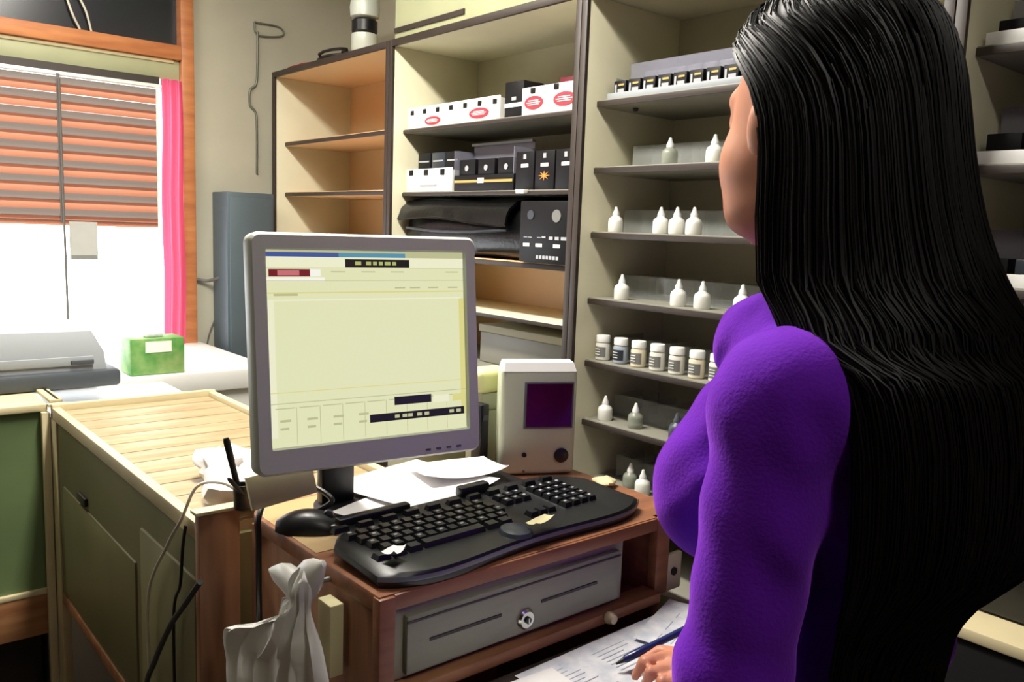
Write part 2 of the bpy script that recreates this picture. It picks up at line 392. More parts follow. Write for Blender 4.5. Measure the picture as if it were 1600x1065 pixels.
jc = jar_proto(M['jarcream'], 'cream jar with white lid, third from the left in the row', (SXB, ys[2], 1.150))
for k in (3,4,5,6):
    dup(jc if k == 5 else jw, (SXB, ys[k], 1.150), ('cream jar with white lid, ' if k==5 else 'white jar with a grey label, ')+ord_[k]+' in the jar row')
# clear acrylic risers behind the bottles
for z, y0, y1, l in ((1.674,1.20,1.60,'second'),(1.502,1.12,1.62,'third'),(1.323,1.05,1.62,'fourth'),(1.150,1.0,1.63,'fifth'),(.984,1.05,1.62,'sixth'),(.81,1.05,1.6,'lowest')):
    t = thing('acrylic_divider', f'clear acrylic divider box on the {l} bottle shelf', 'divider', (1.76, (y0+y1)/2, z), group='clear dividers behind the bottles')
    h = (y1-y0)/2; d = MB(); d.box(0,.003,-h,h,0,.062,M['acrylic'])
    n = int((y1-y0)/.06)
    for k in range(n+1):
        yy = -h+k*(2*h/n); d.box(.003,.12,yy-.001,yy+.001,0,.062,M['acrylic'])
    d.obj('divider_panel', t)
# top shelf cartridges
tray = thing('cartridge_tray', 'long pale tray holding a row of dark boxes on the top right shelf', 'tray', (1.675, 1.375, 1.848))
MB().box(-.005,.15,-.235,.24,0,.004,M['faxlight']).box(-.012,-.004,-.235,.24,0,.016,M['faxlight'],.001).obj('tray_base', tray)
MB().box(.075,.077,-.235,.24,.004,.105,M['smoke']).box(.02,.075,.238,.24,.004,.06,M['smoke']).obj('clear_back', tray)
def cart():
    t = thing('cartridge_box', 'black boxed cartridge, leftmost in the pale tray on the top shelf', 'box', (1.70,1.59,1.8525), group='boxed cartridges in the top tray')
    B(-.016,.04,-.021,.021,0,.046,M['blackcard'],.002).obj('carton', t)
    B(-.0175,-.016,-.016,.006,.012,.024,M['greyprint']).box(-.0175,-.016,.010,.016,.012,.036,M['greyprint']).box(-.0176,-.016,-.016,.004,.032,.037,M['gold']).obj('print', t)
    return t
c0 = cart()
t = thing('clear_case', 'clear lilac case, leftmost behind the row of boxed cartridges', 'case', (1.80,1.59,1.8485), group='clear cases behind the cartridges')
B(0,.04,-.021,.021,0,.092,M['smoke'],.003).obj('case_body', t); B(-.002,0,-.016,.016,.05,.08,M['labelgrey']).obj('case_label', t)
lc = t
for k in range(1,9):
    y = 1.59-k*.05
    dup(c0, (1.70,y,1.8525), f'black boxed cartridge, {["","second","third","fourth","fifth","sixth","seventh","eighth","ninth"][k]} from the left in the pale top tray')
    dup(lc, (1.80,y,1.8485), f'clear lilac case behind the boxed cartridges, {["","second","third","fourth","fifth","sixth","seventh","eighth","ninth"][k]} from the left')
# small hooks under the top shelf
o = MB().lathe([(0,-.008),(.006,-.008),(.008,-.002),(.008,0)], M['black'], seg=12).obj('shelf_peg', unitC, loc=(1.72, .38, 1.829))

# unit D contents : dark trays
for (z, nm, ht) in ((1.858,'top',.07),(1.648,'middle',.085),(1.428,'lower',.075)):
    t = thing('display_tray', f'pale edged tray of dark packets on the {nm} shelf at the far right', 'tray', (1.675, .42, z), group='trays at the far right')
    MB().box(0,.2,-.26,.255,0,.004,M['whitecard']).box(-.01,0,-.26,.255,0,.024,M['white'],.001).obj('tray_base', t)
    for k in range(3):
        yy = .215-k*.072
        p = thing('dark_packet', f'{["glossy black","dark grey","glossy black"][k]} packet, {["first","second","third"][k]} from the left on the {nm} far right shelf', 'packet', (1.69, .42+yy, z+.0045), group=f'packets in the {nm} tray at the far right')
        B(0,.06,-.03,.03,0,ht*.62,M['blackcard'] if k%2==0 else M['slate'],.002).obj('packet_box', p)
        B(-.0015,0,-.022,.018,.012,.02,M['greyprint']).obj('print', p)
    MB().box(.10,.102,-.26,.255,.004,ht+.03,M['smoke']).obj('clear_back', t)
o = B(-.03,.0,-.03,.03,0,.10,M['white'],.002).obj('white_carton', loc=(1.67,.64,1.4285)); 
bpy.data.objects.remove(o)

# ------------------------------------------------------------------ unit B contents
def disp(y1, y0, z, h, label, notches, reds, x=1.64, m=None, name='display_tray', depth=.12, seedtxt=True):
    """white card tray with dark inserts peeping out; y1 = left end"""
    cy = (y0+y1)/2; hw = (y1-y0)/2; m = m or M['whitecard']
    t = thing(name, label, 'tray', (1.66, cy, z+.0005))
    d = MB(); d.box(0,.003,-hw,hw,0,h,m,.0005); d.box(.003,depth,-hw,hw,0,.003,m); d.box(.003,depth,hw-.003,hw,.003,h*.9,m); d.box(.003,depth,-hw,-hw+.003,.003,h*.9,m); d.box(depth-.003,depth,-hw+.003,hw-.003,.003,h,m)
    d.obj('tray_shell', t)
    for y, zz, s in notches:
        B(-.0025,.0,-s,s,-s*.8,s*.8,M['blackcard'],.001).obj('cut_out', t, loc=(0, y-cy, zz-z))
    for y, zz, a, b in reds:
        r = MB(); ring = lambda x, k: [(x, a*k*math.cos(q), b*k*math.sin(q)) for q in np.linspace(0, 2*PI, 21)[:-1]]
        r.loft([ring(0,1), ring(-.0025,1)], M['red'])
        for q, ww in ((-.3,.6),(.0,.75),(.3,.55)):
            r.box(-.0032,-.0024,-a*ww,a*ww,b*q-.0012,b*q+.0012,M['whitecard'])
        r.obj('red_badge', t, loc=(0, y-cy, zz-z))
    return t
nz = [(2.545-k*.0765, 1.886, .0095) for k in range(7)]
disp(2.575, 2.062, 1.833, .07, 'long white display tray with two red badges on the top shelf', nz, [(2.42,1.852,.045,.014),(2.165,1.857,.05,.016)])
disp(1.958, 1.69, 1.833, .078, 'short white display tray with two large red badges, right end of the top shelf', [(1.91,1.900,.010),(1.81,1.902,.010),(1.725,1.904,.010)], [(1.905,1.866,.040,.019),(1.775,1.866,.045,.019)])
def carton(loc, dx, dy, h, m, label, name='carton', stripes=(), group=None, cat='carton'):
    t = thing(name, label, cat, loc, group=group)
    B(0,dx,-dy,dy,0,h,m,.0015).obj('carton_body', t)
    for (ya, yb, za, zb, mm) in stripes: B(-.0012,.0,ya,yb,za,zb,mm).obj('print', t)
    return t
carton((1.67,2.008,1.8335),.08,.043,.105,M['blackcard'],'black carton with a pale band between the two white trays',stripes=[(-.043,.043,.03,.042,M['whitecard']),(-.01,.01,.05,.06,M['greyprint'])])
for y, x, z, dy, h, mm, l in ((2.13,1.80,1.8335,.055,.125,'maroon','maroon carton behind the long white tray, rising above its right end'),
    (1.90,1.80,1.8335,.050,.128,'maroon','maroon carton behind the short white tray'),
    (1.99,1.80,1.8335,.036,.115,'blackcard','black carton behind and between the two white trays'),
    (1.795,1.80,1.8335,.036,.125,'blackcard','black carton at the right end behind the short white tray'),
    (1.84,1.90,1.8335,.04,.135,'maroon','maroon carton against the back panel at the right end of the top shelf')):
    carton((x,y,z),.06,dy,h,M[mm],l,stripes=[(-dy*.7,dy*.7,h-.03,h-.024,M['red' if mm=='maroon' else 'greyprint']),(-dy*.6,dy*.6,h-.045,h-.04,M['red' if mm=='maroon' else 'greyprint'])])
# second shelf
disp(2.575, 2.30, 1.616, .078, 'short white display tray with three dark cut outs on the second shelf', [(2.545,1.682,.012),(2.452,1.681,.012),(2.355,1.680,.012)], [])
B(-.003,0,-.05,.05,.02,.024,M['greyprint']).obj('print', bpy.data.objects['display_tray.005'] if 'display_tray.005' in bpy.data.objects else None, loc=(0,0,0))
for k in range(3):
    carton((1.70,2.525-k*.085,1.6205),.07,.038,.131,M['slate' if k==1 else 'blackcard'],f'{["leftmost","middle","rightmost"][k]} of three dark cartons in the second shelf white tray',group='dark cartons in the white tray',stripes=[(-.03,.03,.10,.105,M['greyprint'])])
t = thing('display_box', 'black display box with a gold line and clear lid on the second shelf', 'display', (1.66,2.14,1.6165))
B(0,.10,-.155,.15,0,.05,M['blackcard'],.002).obj('display_body', t)
B(-.0015,0,-.15,.145,.026,.034,M['gold']).box(-.0018,0,-.01,.02,.024,.040,M['whitecard']).obj('gold_band', t)
MB().box(.08,.083,-.155,.15,.05,.155,M['smoke']).box(.0,.08,.147,.15,.05,.13,M['smoke']).box(0,.08,-.155,-.152,.05,.13,M['smoke']).box(.07,.08,-.155,.15,.150,.158,M['labelgrey']).obj('clear_lid', t)
for k in range(3):
    p = carton((1.672,2.235-k*.1,1.667),.05,.042,.05,M['blackcard'],f'{["left","middle","right"][k]} small black box with a silver dot in the gold lined display',group='small black boxes in the display')
    MB().lathe([(0,0),(.009,0),(.009,.002),(0,.002)], M['greyprint'], axis='x', seg=14).obj('silver_dot', p, loc=(-.003,0,.022))
for k in range(3):
    y = 1.935-k*.088
    p = carton((1.66,y,1.6165),.10,.041,.112,M['blackcard'],['left tall black carton with a white mark on the second shelf','middle tall black carton with an orange flower mark on the second shelf','right tall black carton with a white mark on the second shelf'][k],group='tall black cartons')
    B(-.0015,0,-.016,.016,.066,.076,M['whitecard']).obj('print', p)
    B(-.0015,0,-.006,.006,.09,.104,M['greyprint']).obj('print', p)
    if k == 1:
        fl = MB()
        for q in range(8):
            a = q*PI/4; c_, s_ = math.cos(a), math.sin(a)
            fl.add([(-.0016,0+.003*s_,.04-.003*c_),(-.0016,.026*c_,.04+.015*s_),(-.0016,-.003*s_,.04+.003*c_)], [(0,1,2)], M['orangeprint'])
        fl.box(-.0018,-.0014,-.004,.004,.036,.044,M['gold']); fl.obj('orange_flower', p)
B(0,.02,-.018,.018,0,.012,M['whitecard'],.001).obj('price_tag', loc=(1.634,1.925,1.6045)); tag(bpy.data.objects['price_tag'],'small white price tag on the edge of the second shelf','tag')
# third shelf: bag and black display
t = thing('leather_bag', 'glossy black leather bag lying on the third shelf behind the monitor', 'bag', (1.63, 2.26, 1.406))
bm_ = MB(); rings = []
NY = 15
for i in range(NY):
    u = i/(NY-1); y = .315-u*.63; e = (1-abs(2*u-1)**5)**.5 if 0<u<1 else .55
    sag = .01*math.sin(u*7); h = .178*(.9+.1*e)+sag*.5; ring = []
    for j in range(20):
        a = 2*PI*j/20; ca, sa = math.cos(a), math.sin(a)
        rx = .10*(.75+.25*e); x = .115+rx*math.copysign(abs(ca)**.55, ca); z = h/2+h/2*math.copysign(abs(sa)**.5, sa)
        x += .03*(z/h)
        ring.append((x, y, max(.0005, z+.004*math.sin(9*u+j))))
    rings.append(ring)
bm_.loft(rings, M['blackbag']); bm_.obj('bag_body', t)
fl = MB(); rings = []
for i in range(NY):
    u = i/(NY-1); y = .322-u*.60
    prof = [(.21,.178),(.13,.196+.006*math.sin(u*9)),(.045,.180+.006*math.sin(u*6)),(.015,.155),(.004,.128+.008*math.sin(u*8)),(-.002,.115+.01*math.sin(u*5))]
    rings.append([(a,y,b) for a,b in prof]+[(a+.006,y,b-.006) for a,b in reversed(prof)])
fl.loft(rings, M['blackbag']); fl.obj('flap', t)
MB().tube(spline([(.02,.29,.085),(.004,.1,.078),(.002,-.1,.080),(.015,-.27,.09)],6), .005, M['slate']).obj('zip', t)
t = thing('display_box', 'large black display box with silver lettering right of the leather bag', 'display', (1.635,1.80,1.4055))
B(.0,.2,-.10,.118,0,.178,M['blackcard'],.003).obj('display_body', t)
pr = MB()
for y in (.09,.07,.03,.01,-.02,-.045,-.07,-.085): pr.box(-.0015,0,y-.008,y+.008,.068+.004*(y>0),.074+.003*(y<.02),M['greyprint'])
for y in (.085,.03,-.045): pr.box(-.0015,0,y-.014,y+.014,.046,.056,M['whitecard'])
for k in range(7): pr.box(-.0015,0,.03-k*.014,.04-k*.014,.012,.022,M['greyprint'])
pr.obj('silver_lettering', t)
MB().lathe([(0,0),(.018,0),(.018,.002),(0,.002)], M['labelgrey'], axis='x', seg=16).obj('round_seal', t, loc=(-.002,-.04,.135))
MB().lathe([(0,0),(.014,0),(.014,.002),(0,.002)], M['slate'], axis='x', seg=16).obj('round_seal', t, loc=(-.002,.07,.137))
# grey clutter on the lower shelf of unit B
t = thing('storage_box', 'dull grey brown box on the lower shelf of the middle unit, above the white terminal', 'box', (1.72,1.95,1.061))
B(0,.2,-.2,.25,0,.10,M['shelfgrey'],.004).obj('box_body', t); B(-.005,.205,-.205,.255,.10,.125,M['creamdull'],.004).obj('lid', t)

# ------------------------------------------------------------------ counters at left
t = thing('plank_counter', 'waist high counter box with a pale plank top and olive side panels', 'counter', (0,0,0))
X0,X1,Y0,Y1,H = .475,.90,1.345,2.405,1.0
B(X0+.02,X1-.02,Y0+.012,Y1-.02,H-.035,H-.012,M['topboard']).obj('top_board', t)
pl = MB()
for k in range(12):
    yy = Y0+.02+k*.087; pl.box(X0+.022,X1-.022,yy+.001,min(yy+.084,Y1-.022),H-.012,H-.009,M['topboard'],.0008)
pl.obj('planks', t)
MB().box(X0,X0+.02,Y0,Y1,H-.03,H,M['lip'],.002).obj('edge_strip', t)
MB().box(X0,X1,Y1-.02,Y1,H-.03,H+.008,M['lip'],.002).obj('edge_strip', t)
MB().box(X1-.02,X1,Y0,Y1-.02,H-.03,H+.004,M['lip'],.002).obj('edge_strip', t)
B(X0+.004,X0+.016,Y0,Y1-.05,.52,H-.03,M['olive']).obj('side_panel', t)
B(X0,X0+.02,1.70,2.30,.535,.815,M['olive'],.003).obj('drawer_front', t)
B(X0-.001,X0+.02,1.36,1.66,.10,.90,M['olive'],.003).obj('door', t)
B(X0,X0+.022,2.352,Y1,0,H-.03,M['lip'],.002).obj('corner_post', t)
B(X0+.001,X0+.02,1.69,2.352,.485,.515,M['railwood'],.003).obj('lower_rail', t)
B(X0+.2,X1-.02,Y0+.02,Y1-.03,.02,.5,M['wood']).obj('inner_box', t)
B(X0-.004,X0+.004,2.07,2.14,.825,.845,M['dark'],.002).obj('handle_slot', t)
B(X0+.02,X1,Y0,Y0+.012,0,H-.03,M['olive']).obj('end_panel', t)
t = thing('green_counter', 'counter with green front panel and cream top under the grey printer', 'counter', (0,0,0))
B(-1.2,.472,2.425,2.86,.985,1.005,M['lip'],.004).obj('counter_top', t)
B(-1.2,.468,2.44,2.455,.50,.985,M['green']).obj('green_panel', t)
B(-1.2,.468,2.43,2.455,.375,.49,M['railwood'],.003).obj('lower_rail', t)
B(-1.2,.468,2.60,2.85,0,.98,M['dark']).obj('back_box', t)
B(-1.2,.468,2.428,2.455,.488,.502,M['lip'],.002).obj('cream_moulding', t)
t = thing('counter_flap_strip', 'cream strip with a dark groove at the corner of the two counters', 'strip', (.50,2.50,1.0055))
MB().box(-.022,.008,-.07,.22,0,.008,M['lip'],.001).box(-.006,0,-.068,.218,.0081,.0095,M['cordblack']).obj('strip_body', t)
MB().box(-.03,.02,-.095,-.075,-.006,.0,M['lip']).obj('strip_foot', t)
B(.455,.474,2.41,2.428,0,.985,M['lip'],.002).obj('corner_post', bpy.data.objects['green_counter'])
B(.49,.90,2.46,2.86,.0,.955,M['white']).obj('corner_block', bpy.data.objects['green_counter'])
# fax / printer
t = thing('printer', 'grey desktop printer on the green counter in front of the window', 'printer', (.43,2.74,1.0055))
B(-.32,.27,-.15,.13,0,.05,M['faxdark'],.012).obj('printer_base', t)
pb = MB(); pb.loft([[(-.31,-.13,.05),(.235,-.13,.05),(.235,.12,.05),(-.31,.12,.05)],[(-.31,-.125,.10),(.23,-.125,.10),(.23,.12,.10),(-.31,.12,.10)],[(-.30,-.10,.163),(.205,-.10,.158),(.205,.11,.17),(-.30,.11,.17)]], M['faxlight']); pb.obj('printer_cover', t)
B(-.28,.2,-.135,-.128,.065,.09,M['faxlight'],.002).obj('paper_slot', t)
B(.14,.20,-.14,-.132,.068,.08,M['faxdark'],.002).obj('buttons', t)
# white tub + green box on ledge
t = thing('tissue_box', 'green and white patterned box on the white ledge below the pink curtain', 'box', (.90,2.95,.973))
B(-.088,.088,-.05,.06,0,.122,M['boxgreen'],.003).obj('box_body', t)
B(-.04,.045,-.052,-.05,.075,.112,M['whitecard']).obj('white_patch', t)
B(-.03,.03,-.02,.02,.122,.14,M['paperblue'],.006).obj('tissue', t)

# ------------------------------------------------------------------ desk with hutch
DX0,DX1,DY0,DY1,DZ = .527,1.13,.862,1.30,1.04
t = thing('cash_desk', 'reddish brown wooden cash desk carrying monitor and keyboard', 'desk', (0,0,0))
desk = t
# desktop with rounded left corner
prof = [(DX0,DY0),(DX1,DY0),(DX1,DY1),(DX0+.03,DY1)]
pts = [(DX0,DY0),(DX1-.02,DY0),(DX1,DY0+.02),(DX1,DY1)]
for k in range(7):
    a = PI/2+k/6*PI/2; pts.append((DX0+.05-.005+.05*math.cos(a), DY1-.05+.05*math.sin(a)-.03))
pts.append((DX0-.004,1.10))
d = MB(); d.loft([[(x,y,DZ-.022) for x,y in pts],[(x,y,DZ-.002) for x,y in pts],[(x+.001,y,DZ) for x,y in pts]], M['wood']); d.obj('desk_top', t)
wt = [(DX0+.003,1.035),(.70,1.035),(.70,DY1-.03)]+[(DX0+.048+.045*math.cos(PI/2+k/6*PI/2), DY1-.083+.045*math.sin(PI/2+k/6*PI/2)) for k in range(7)]
d = MB(); d.loft([[(x,y,DZ-.0005) for x,y in wt],[(x,y,DZ+.0008) for x,y in wt]], M['desktop']); d.obj('worn_top', t, label='tan worn patch of the desk top under the mouse')
B(DX0+.004,DX0+.024,DY0+.004,DY1-.04,0,DZ-.022,M['woodv'],.002).obj('side_panel', t)
B(DX0-.002,DX0+.022,DY0-.006,DY0+.012,.0,DZ-.002,M['wood'],.002).obj('front_post', t)
B(1.06,1.08,DY0+.004,1.28,0,DZ-.022,M['wood'],.002).obj('side_panel', t)
B(1.052,1.084,DY0-.006,DY0+.012,.905,DZ+.0,M['wood'],.002).obj('front_post', t)
B(DX0+.022,1.052,DY0-.004,DY0+.016,1.018,DZ-.001,M['wood'],.002).obj('upper_rail', t)
B(DX0+.022,1.052,DY0-.02,DY0+.02,.900,.918,M['railwood'],.003).obj('lower_rail', t)
B(DX0+.024,1.06,DY0+.022,1.27,.884,.90,M['wood']).obj('inner_shelf', t)
B(DX0+.024,1.06,1.265,1.28,0,DZ-.022,M['woodv']).obj('back_panel', t)
MB().lathe([(0,0),(.009,0),(.010,.004),(.007,.014),(0,.016)], M['lip'], axis='y', seg=14).obj('wooden_peg', t, loc=(.925,DY0-.021,.912))
# brown end panel left of the cable
t = thing('wooden_post', 'wide orange brown upright board between the plank counter and the desk', 'board', (.49,1.31,0))
B(-.028,.040,-.008,.012,0,1.03,M['woodv'],.003).obj('upright_board', t)
B(-.034,.046,-.012,.014,1.03,1.036,M['lip'],.001).obj('top_edge', t)
# cash drawer
t = thing('metal_till', 'grey metal till with two dark slots and a round lock under the desk top', 'till', (.765,DY0,.919))
B(-.213,.213,.002,.38,.0,.098,M['greyedge'],.003).obj('housing', t)
dr = B(-.200,.196,-.008,.004,.008,.088,M['grey'],.003).obj('drawer_front', t)
for xa, xb, zz in ((-.165,-.045,.046),(.03,.145,.046)): B(xa,xb,-.0095,-.0075,zz,zz+.004,M['cordblack']).obj('slot', dr)
B(-.2,.196,-.0092,-.0075,.079,.0815,M['cordblack']).obj('groove', dr)
lk = MB().lathe([(0,0),(.014,0),(.015,.003),(.012,.006),(0,.006)], M['chrome'], axis='y', seg=20).obj('lock', dr, loc=(.0,-.008,.030))
MB().lathe([(0,0),(.005,0),(.005,.003),(0,.003)], M['black'], axis='y', seg=12).box(-.001,.001,-.0035,-.002,-.004,.004,M['chrome']).obj('keyhole', dr, loc=(0,-.0142,.030))
# cream carton corner left of the drawer
o = B(-.010,.010,-.018,.018,0,.10,M['papercream'],.002).obj('cream_carton', loc=(.512,.958,.905)); tag(o,'cream cardboard edge sticking out behind the white plastic bag','carton')

# writing shelf with papers
t = thing('writing_counter', 'dark edged writing counter in front of the cash desk', 'counter', (0,0,0))
B(.55,1.30,.60,DY0-.03,.862,.892,M['dark'],.004).obj('counter_top', t)
B(.60,.62,.62,DY0-.04,0,.862,M['wood']).obj('leg_panel', t); B(1.22,1.24,.62,DY0-.04,0,.862,M['wood']).obj('leg_panel', t)
def sheet(name, cx, cy, z, w, h, rz, m, label, cat='paper', curl=.004, lines=0, group=None, nx=10):
    b_ = MB(); rings=[]
    for i in range(nx+1):
        u=i/nx-.5; ring=[]
        for j in range(nx+1):
            v=j/nx-.5; ring.append((u*w, v*h, .0008+curl*(abs(2*u)**3*.6+abs(2*v)**3*.5)*(1+.5*math.sin(5*u+3*v))))
        rings.append(ring)
    b_.loft(rings, m, cap=False, closed=False)
    for k in range(lines):
        yy = h*.42-k*h*.84/max(lines,1)
        for q in (-.44,-.14,.16):
            b_.box(w*q, w*(q+.12+.13*random.random()), yy, yy+.0016, .0012, .0016, M['printink'])
    o = b_.obj(name, loc=(cx,cy,z), rot=(0,0,rz)); return tag(o, label, cat, group)
sheet('newspaper', .90,.715,.8925,.36,.215,.03,M['paperblue'],'pale printed paper sheet spread on the writing counter under the hand','paper',.002, lines=20)
sheet('paper_sheet', .655,.705,.8945,.22,.205,-.06,M['paper'],'plain white sheet at the left end of the writing counter','paper',.002)
sheet('paper_sheet', 1.02,.765,.8960,.16,.11,.35,M['paperblue'],'folded printed sheet at the far edge of the writing counter near the desk','paper',.004, lines=4)
# wall plate beyond desk
t = thing('socket_plate', 'cream socket plate with a dark hole right of the desk', 'socket', (1.597, 1.17,.70))
bpy.data.objects.remove(t)
t = thing('socket_plate', 'cream socket plate with a dark hole just right of the desk post', 'socket', (1.10,.868,.93))
B(-.012,.03,-.004,.006,-.03,.035,M['papercream'],.003).obj('plate', t)
MB().lathe([(0,0),(.007,0),(.007,.003),(0,.003)], M['black'], axis='y', seg=14).obj('hole', t, loc=(.008,-.004,.004))

# ------------------------------------------------------------------ monitor
mon = thing('computer_monitor', 'silver flat monitor showing a cream coloured till program', 'monitor', (.655,1.17,DZ+.001), rz=-.118)
# panel in its own tilted frame: child "bezel"
W_,H_ = .36,.34
cen = Vector((.646,1.084,1.315))
ya, ti = -.118, .110
loc_local = Matrix.Rotation(.118,3,'Z') @ (cen-Vector((.655,1.17,DZ+.001)))
bz = MB()
def frame(b, w,h,l,r,tp,bt,y0,y1,m,bev=.006):
    # one continuous rounded frame
    def rr(w2,h2,rad,cx=0,cz=0,y=0,n=6):
        P=[]
        for (sx,sz,a0) in ((1,1,0),(-1,1,90),(-1,-1,180),(1,-1,270)):
            for k in range(n+1):
                a=math.radians(a0+90*k/n); P.append((cx+sx*(w2-rad)+rad*math.cos(a), y, cz+sz*(h2-rad)+rad*math.sin(a)))
        return P
    iw=(w-l-r)/2; ih=(h-tp-bt)/2; icx=(l-r)/2; icz=(bt-tp)/2
    A=rr(w/2,h/2,.014,y=y1); Bf=rr(w/2,h/2,.014,y=y0+.006); C=rr(w/2-.004,h/2-.004,.012,y=y0)
    D=rr(iw+.002,ih+.002,.003,icx,icz,y0); E=rr(iw,ih,.002,icx,icz,y0+.006)
    b.loft([A,Bf,C,D,E], m, cap=False)
    return icx,icz,iw,ih
icx,icz,iw,ih = frame(bz, W_,H_,.024,.022,.024,.038,-.006,.022,M['silver'])
bz.box(-W_/2+.006,W_/2-.006,.012,.03,-H_/2+.006,H_/2-.006,M['silverd'],.006)
body = bz.obj('bezel', mon, loc=loc_local, rot=(-ti,0,0))
bk = MB(); bk.loft([[(-.17,.03,-.155),(.17,.03,-.155),(.17,.03,.155),(-.17,.03,.155)],[(-.15,.05,-.13),(.15,.05,-.13),(.15,.05,.13),(-.15,.05,.13)],[(-.09,.062,-.08),(.09,.062,-.08),(.09,.062,.08),(-.09,.062,.08)]], M['black']); bk.obj('rear_shell', body)
sb = MB(); y = .001
def R_(u0,u1,v0,v1,m,l=0):  # u,v in 0..1 from top-left of screen
    yy = y-.00025*l
    sb.quad((icx-iw+2*iw*u0,yy,icz+ih-2*ih*v1),(icx-iw+2*iw*u1,yy,icz+ih-2*ih*v1),(icx-iw+2*iw*u1,yy,icz+ih-2*ih*v0),(icx-iw+2*iw*u0,yy,icz+ih-2*ih*v0),m)
R_(0,1,0,1,E_['bg'])
R_(0,1,0,.012,E_['grey'],1); R_(0,.34,.012,.035,E_['title'],1); R_(.34,.68,.012,.035,E_['title2'],1); R_(.68,1,.012,.035,E_['grey'],1)
R_(0,1,.035,.09,E_['pale'],1); R_(.37,.70,.045,.088,E_['blk'],2)
for k,(a,b_) in enumerate(((.42,.45),(.475,.50),(.51,.53),(.54,.56),(.57,.60),(.61,.63))): R_(a,b_,.057,.076,E_['grn'],3)
R_(0,1,.09,.092,E_['grey'],2); R_(.01,.20,.098,.135,E_['dred'],2); R_(.05,.15,.104,.130,E_['red'],3); R_(.20,.25,.098,.135,E_['white'],2)
R_(0,.27,.14,.16,E_['white'],1)
for a in (.30,.45,.6,.9): R_(a,a+.07,.108,.114,E_['grey'],2)
R_(0,1,.155,.158,E_['grey'],2)
for a in (.62,.70,.80,.91): R_(a,a+.055,.193,.201,E_['grey'],2)
R_(0,1,.215,.222,E_['yel'],2); R_(.03,.14,.222,.234,E_['grey'],2); R_(.0,.98,.252,.26,E_['pale'],2)
R_(.0,.03,.26,.95,E_['pale'],1); R_(.97,1,.26,.92,E_['yel'],1)
R_(0,1,.72,.724,E_['yel'],2); R_(0,1,.775,.779,E_['grey'],2)
for k in range(9): R_(.02+k*.11,.11+k*.11,.80,.805,E_['grey'],2); R_(.115+k*.11,.118+k*.11,.80,.99,E_['grey'],2)
for k in range(4):
    R_(.04+k*.125,.09+k*.125,.86,.872,E_['grey'],2); R_(.04+k*.125,.08+k*.125,.90,.912,E_['grey'],2)
R_(.60,.80,.79,.835,E_['blk'],3); R_(.47,.985,.875,.918,E_['blk'],3)
for a in (.60,.64,.67,.72,.76,.90,.94): R_(a,a+.025,.887,.905,E_['grey'],4)
R_(.81,.90,.80,.84,E_['pale'],3); R_(.92,.99,.80,.84,E_['yel'],3)
sb.obj('screen', body)
# small buttons on bezel
bt_ = MB()
for k in range(4): bt_.box(.08+k*.018,.088+k*.018,-.0075,-.0055,-.160,-.157,M['silverd'])
bt_.obj('button_row', body)
# stand
st = MB(); st.loft([[(.03+.085*math.cos(a),.08*math.sin(a)-.005,z) for a in np.linspace(0,2*PI,33)[:-1]] for z in (0,.010)]+[[(.03+.07*math.cos(a),.065*math.sin(a)-.005,.016) for a in np.linspace(0,2*PI,33)[:-1]]], M['black']); st.obj('stand_base', mon)
B(-.045,.012,.0,.024,.012,.26,M['black'],.006).obj('stand_neck', mon)

# ------------------------------------------------------------------ keyboard
kb = thing('keyboard', 'black multimedia keyboard with a curved palm rest on top of the cash desk', 'keyboard', (.795,.965,DZ+.0065), rot=(math.radians(3.5),0,math.radians(3.2)))
KW,KD = .262,.098
N=40; outl=[]
def kshape(s=1., front=0.):
    P=[]
    # front edge from left to right: curved palm rest
    for k in range(N+1):
        u=k/N; x=-KW+2*KW*u
        e = 1-abs(2*u-1)**6
        y=-KD*.62-.038*e + .008*math.cos((u-.5)*PI*2)
        P.append((x*s,y*s))
    for k in range(N+1):
        u=1-k/N; x=-KW*.985+2*KW*.985*u
        e=1-abs(2*u-1)**7
        P.append((x*s,(KD*.45+.055*e)*s))
    return P
b_=MB(); b_.loft([[(x,y,0) for x,y in kshape(.985)],[(x,y,.006) for x,y in kshape(1.)],[(x,y,.014) for x,y in kshape(.995)],[(x,y,.019) for x,y in kshape(.965)]], M['black']); b_.obj('keyboard_body', kb)
b_=MB(); 
rings=[]
for s,z in ((1.006,.009),(1.008,.012),(1.0,.0155)): rings.append([(x,y,z) for x,y in kshape(s)[:N+1]])
b_.loft(rings, M['trimgrey'], cap=False, closed=False); b_.obj('palm_trim', kb, label='grey strip along the front edge')
def key(x,y,w,d,m='blackkey',mark=False):
    q=MB(); h=.0075; z=.0192
    q.loft([[(x-w,y-d,z),(x+w,y-d,z),(x+w,y+d,z),(x-w,y+d,z)],[(x-w+.0022,y-d+.0018,z+h),(x+w-.0022,y-d+.0018,z+h),(x+w-.0022,y+d-.002,z+h),(x-w+.0022,y+d-.002,z+h)]], M[m])
    if mark: q.box(x-.0035,x+.0018,y-.001,y+.0028,z+h+.0002,z+h+.0006,M['greyprint'])
    q.obj('key', kb)
p=.0192; n=0
for r in range(5):
    yy=.046-r*p*.98 - .002; off=[0,.008,.012,.020,0][r]
    if r<4:
        for c_ in range(13 if r<3 else 12):
            x=-.232+off+c_*p; key(x,yy,.0085,.0084,mark=(c_*3+r)%2==0); n+=1
    else:
        for x,w in ((-.232,.011),(-.206,.011),(-.180,.011),(-.110,.055),(-.038,.011),(-.012,.011)): key(x,yy,w,.0084); n+=1
for r in range(5):       # arrow block + number pad
    yy=.046-r*p*.98-.002
    for c_ in range(3):
        if r in (0,1,4): key(.046+c_*p,yy,.0085,.0084,mark=r<2); n+=1
    for c_ in range(4): key(.122+c_*p,yy,.0085,.0084,mark=True); n+=1
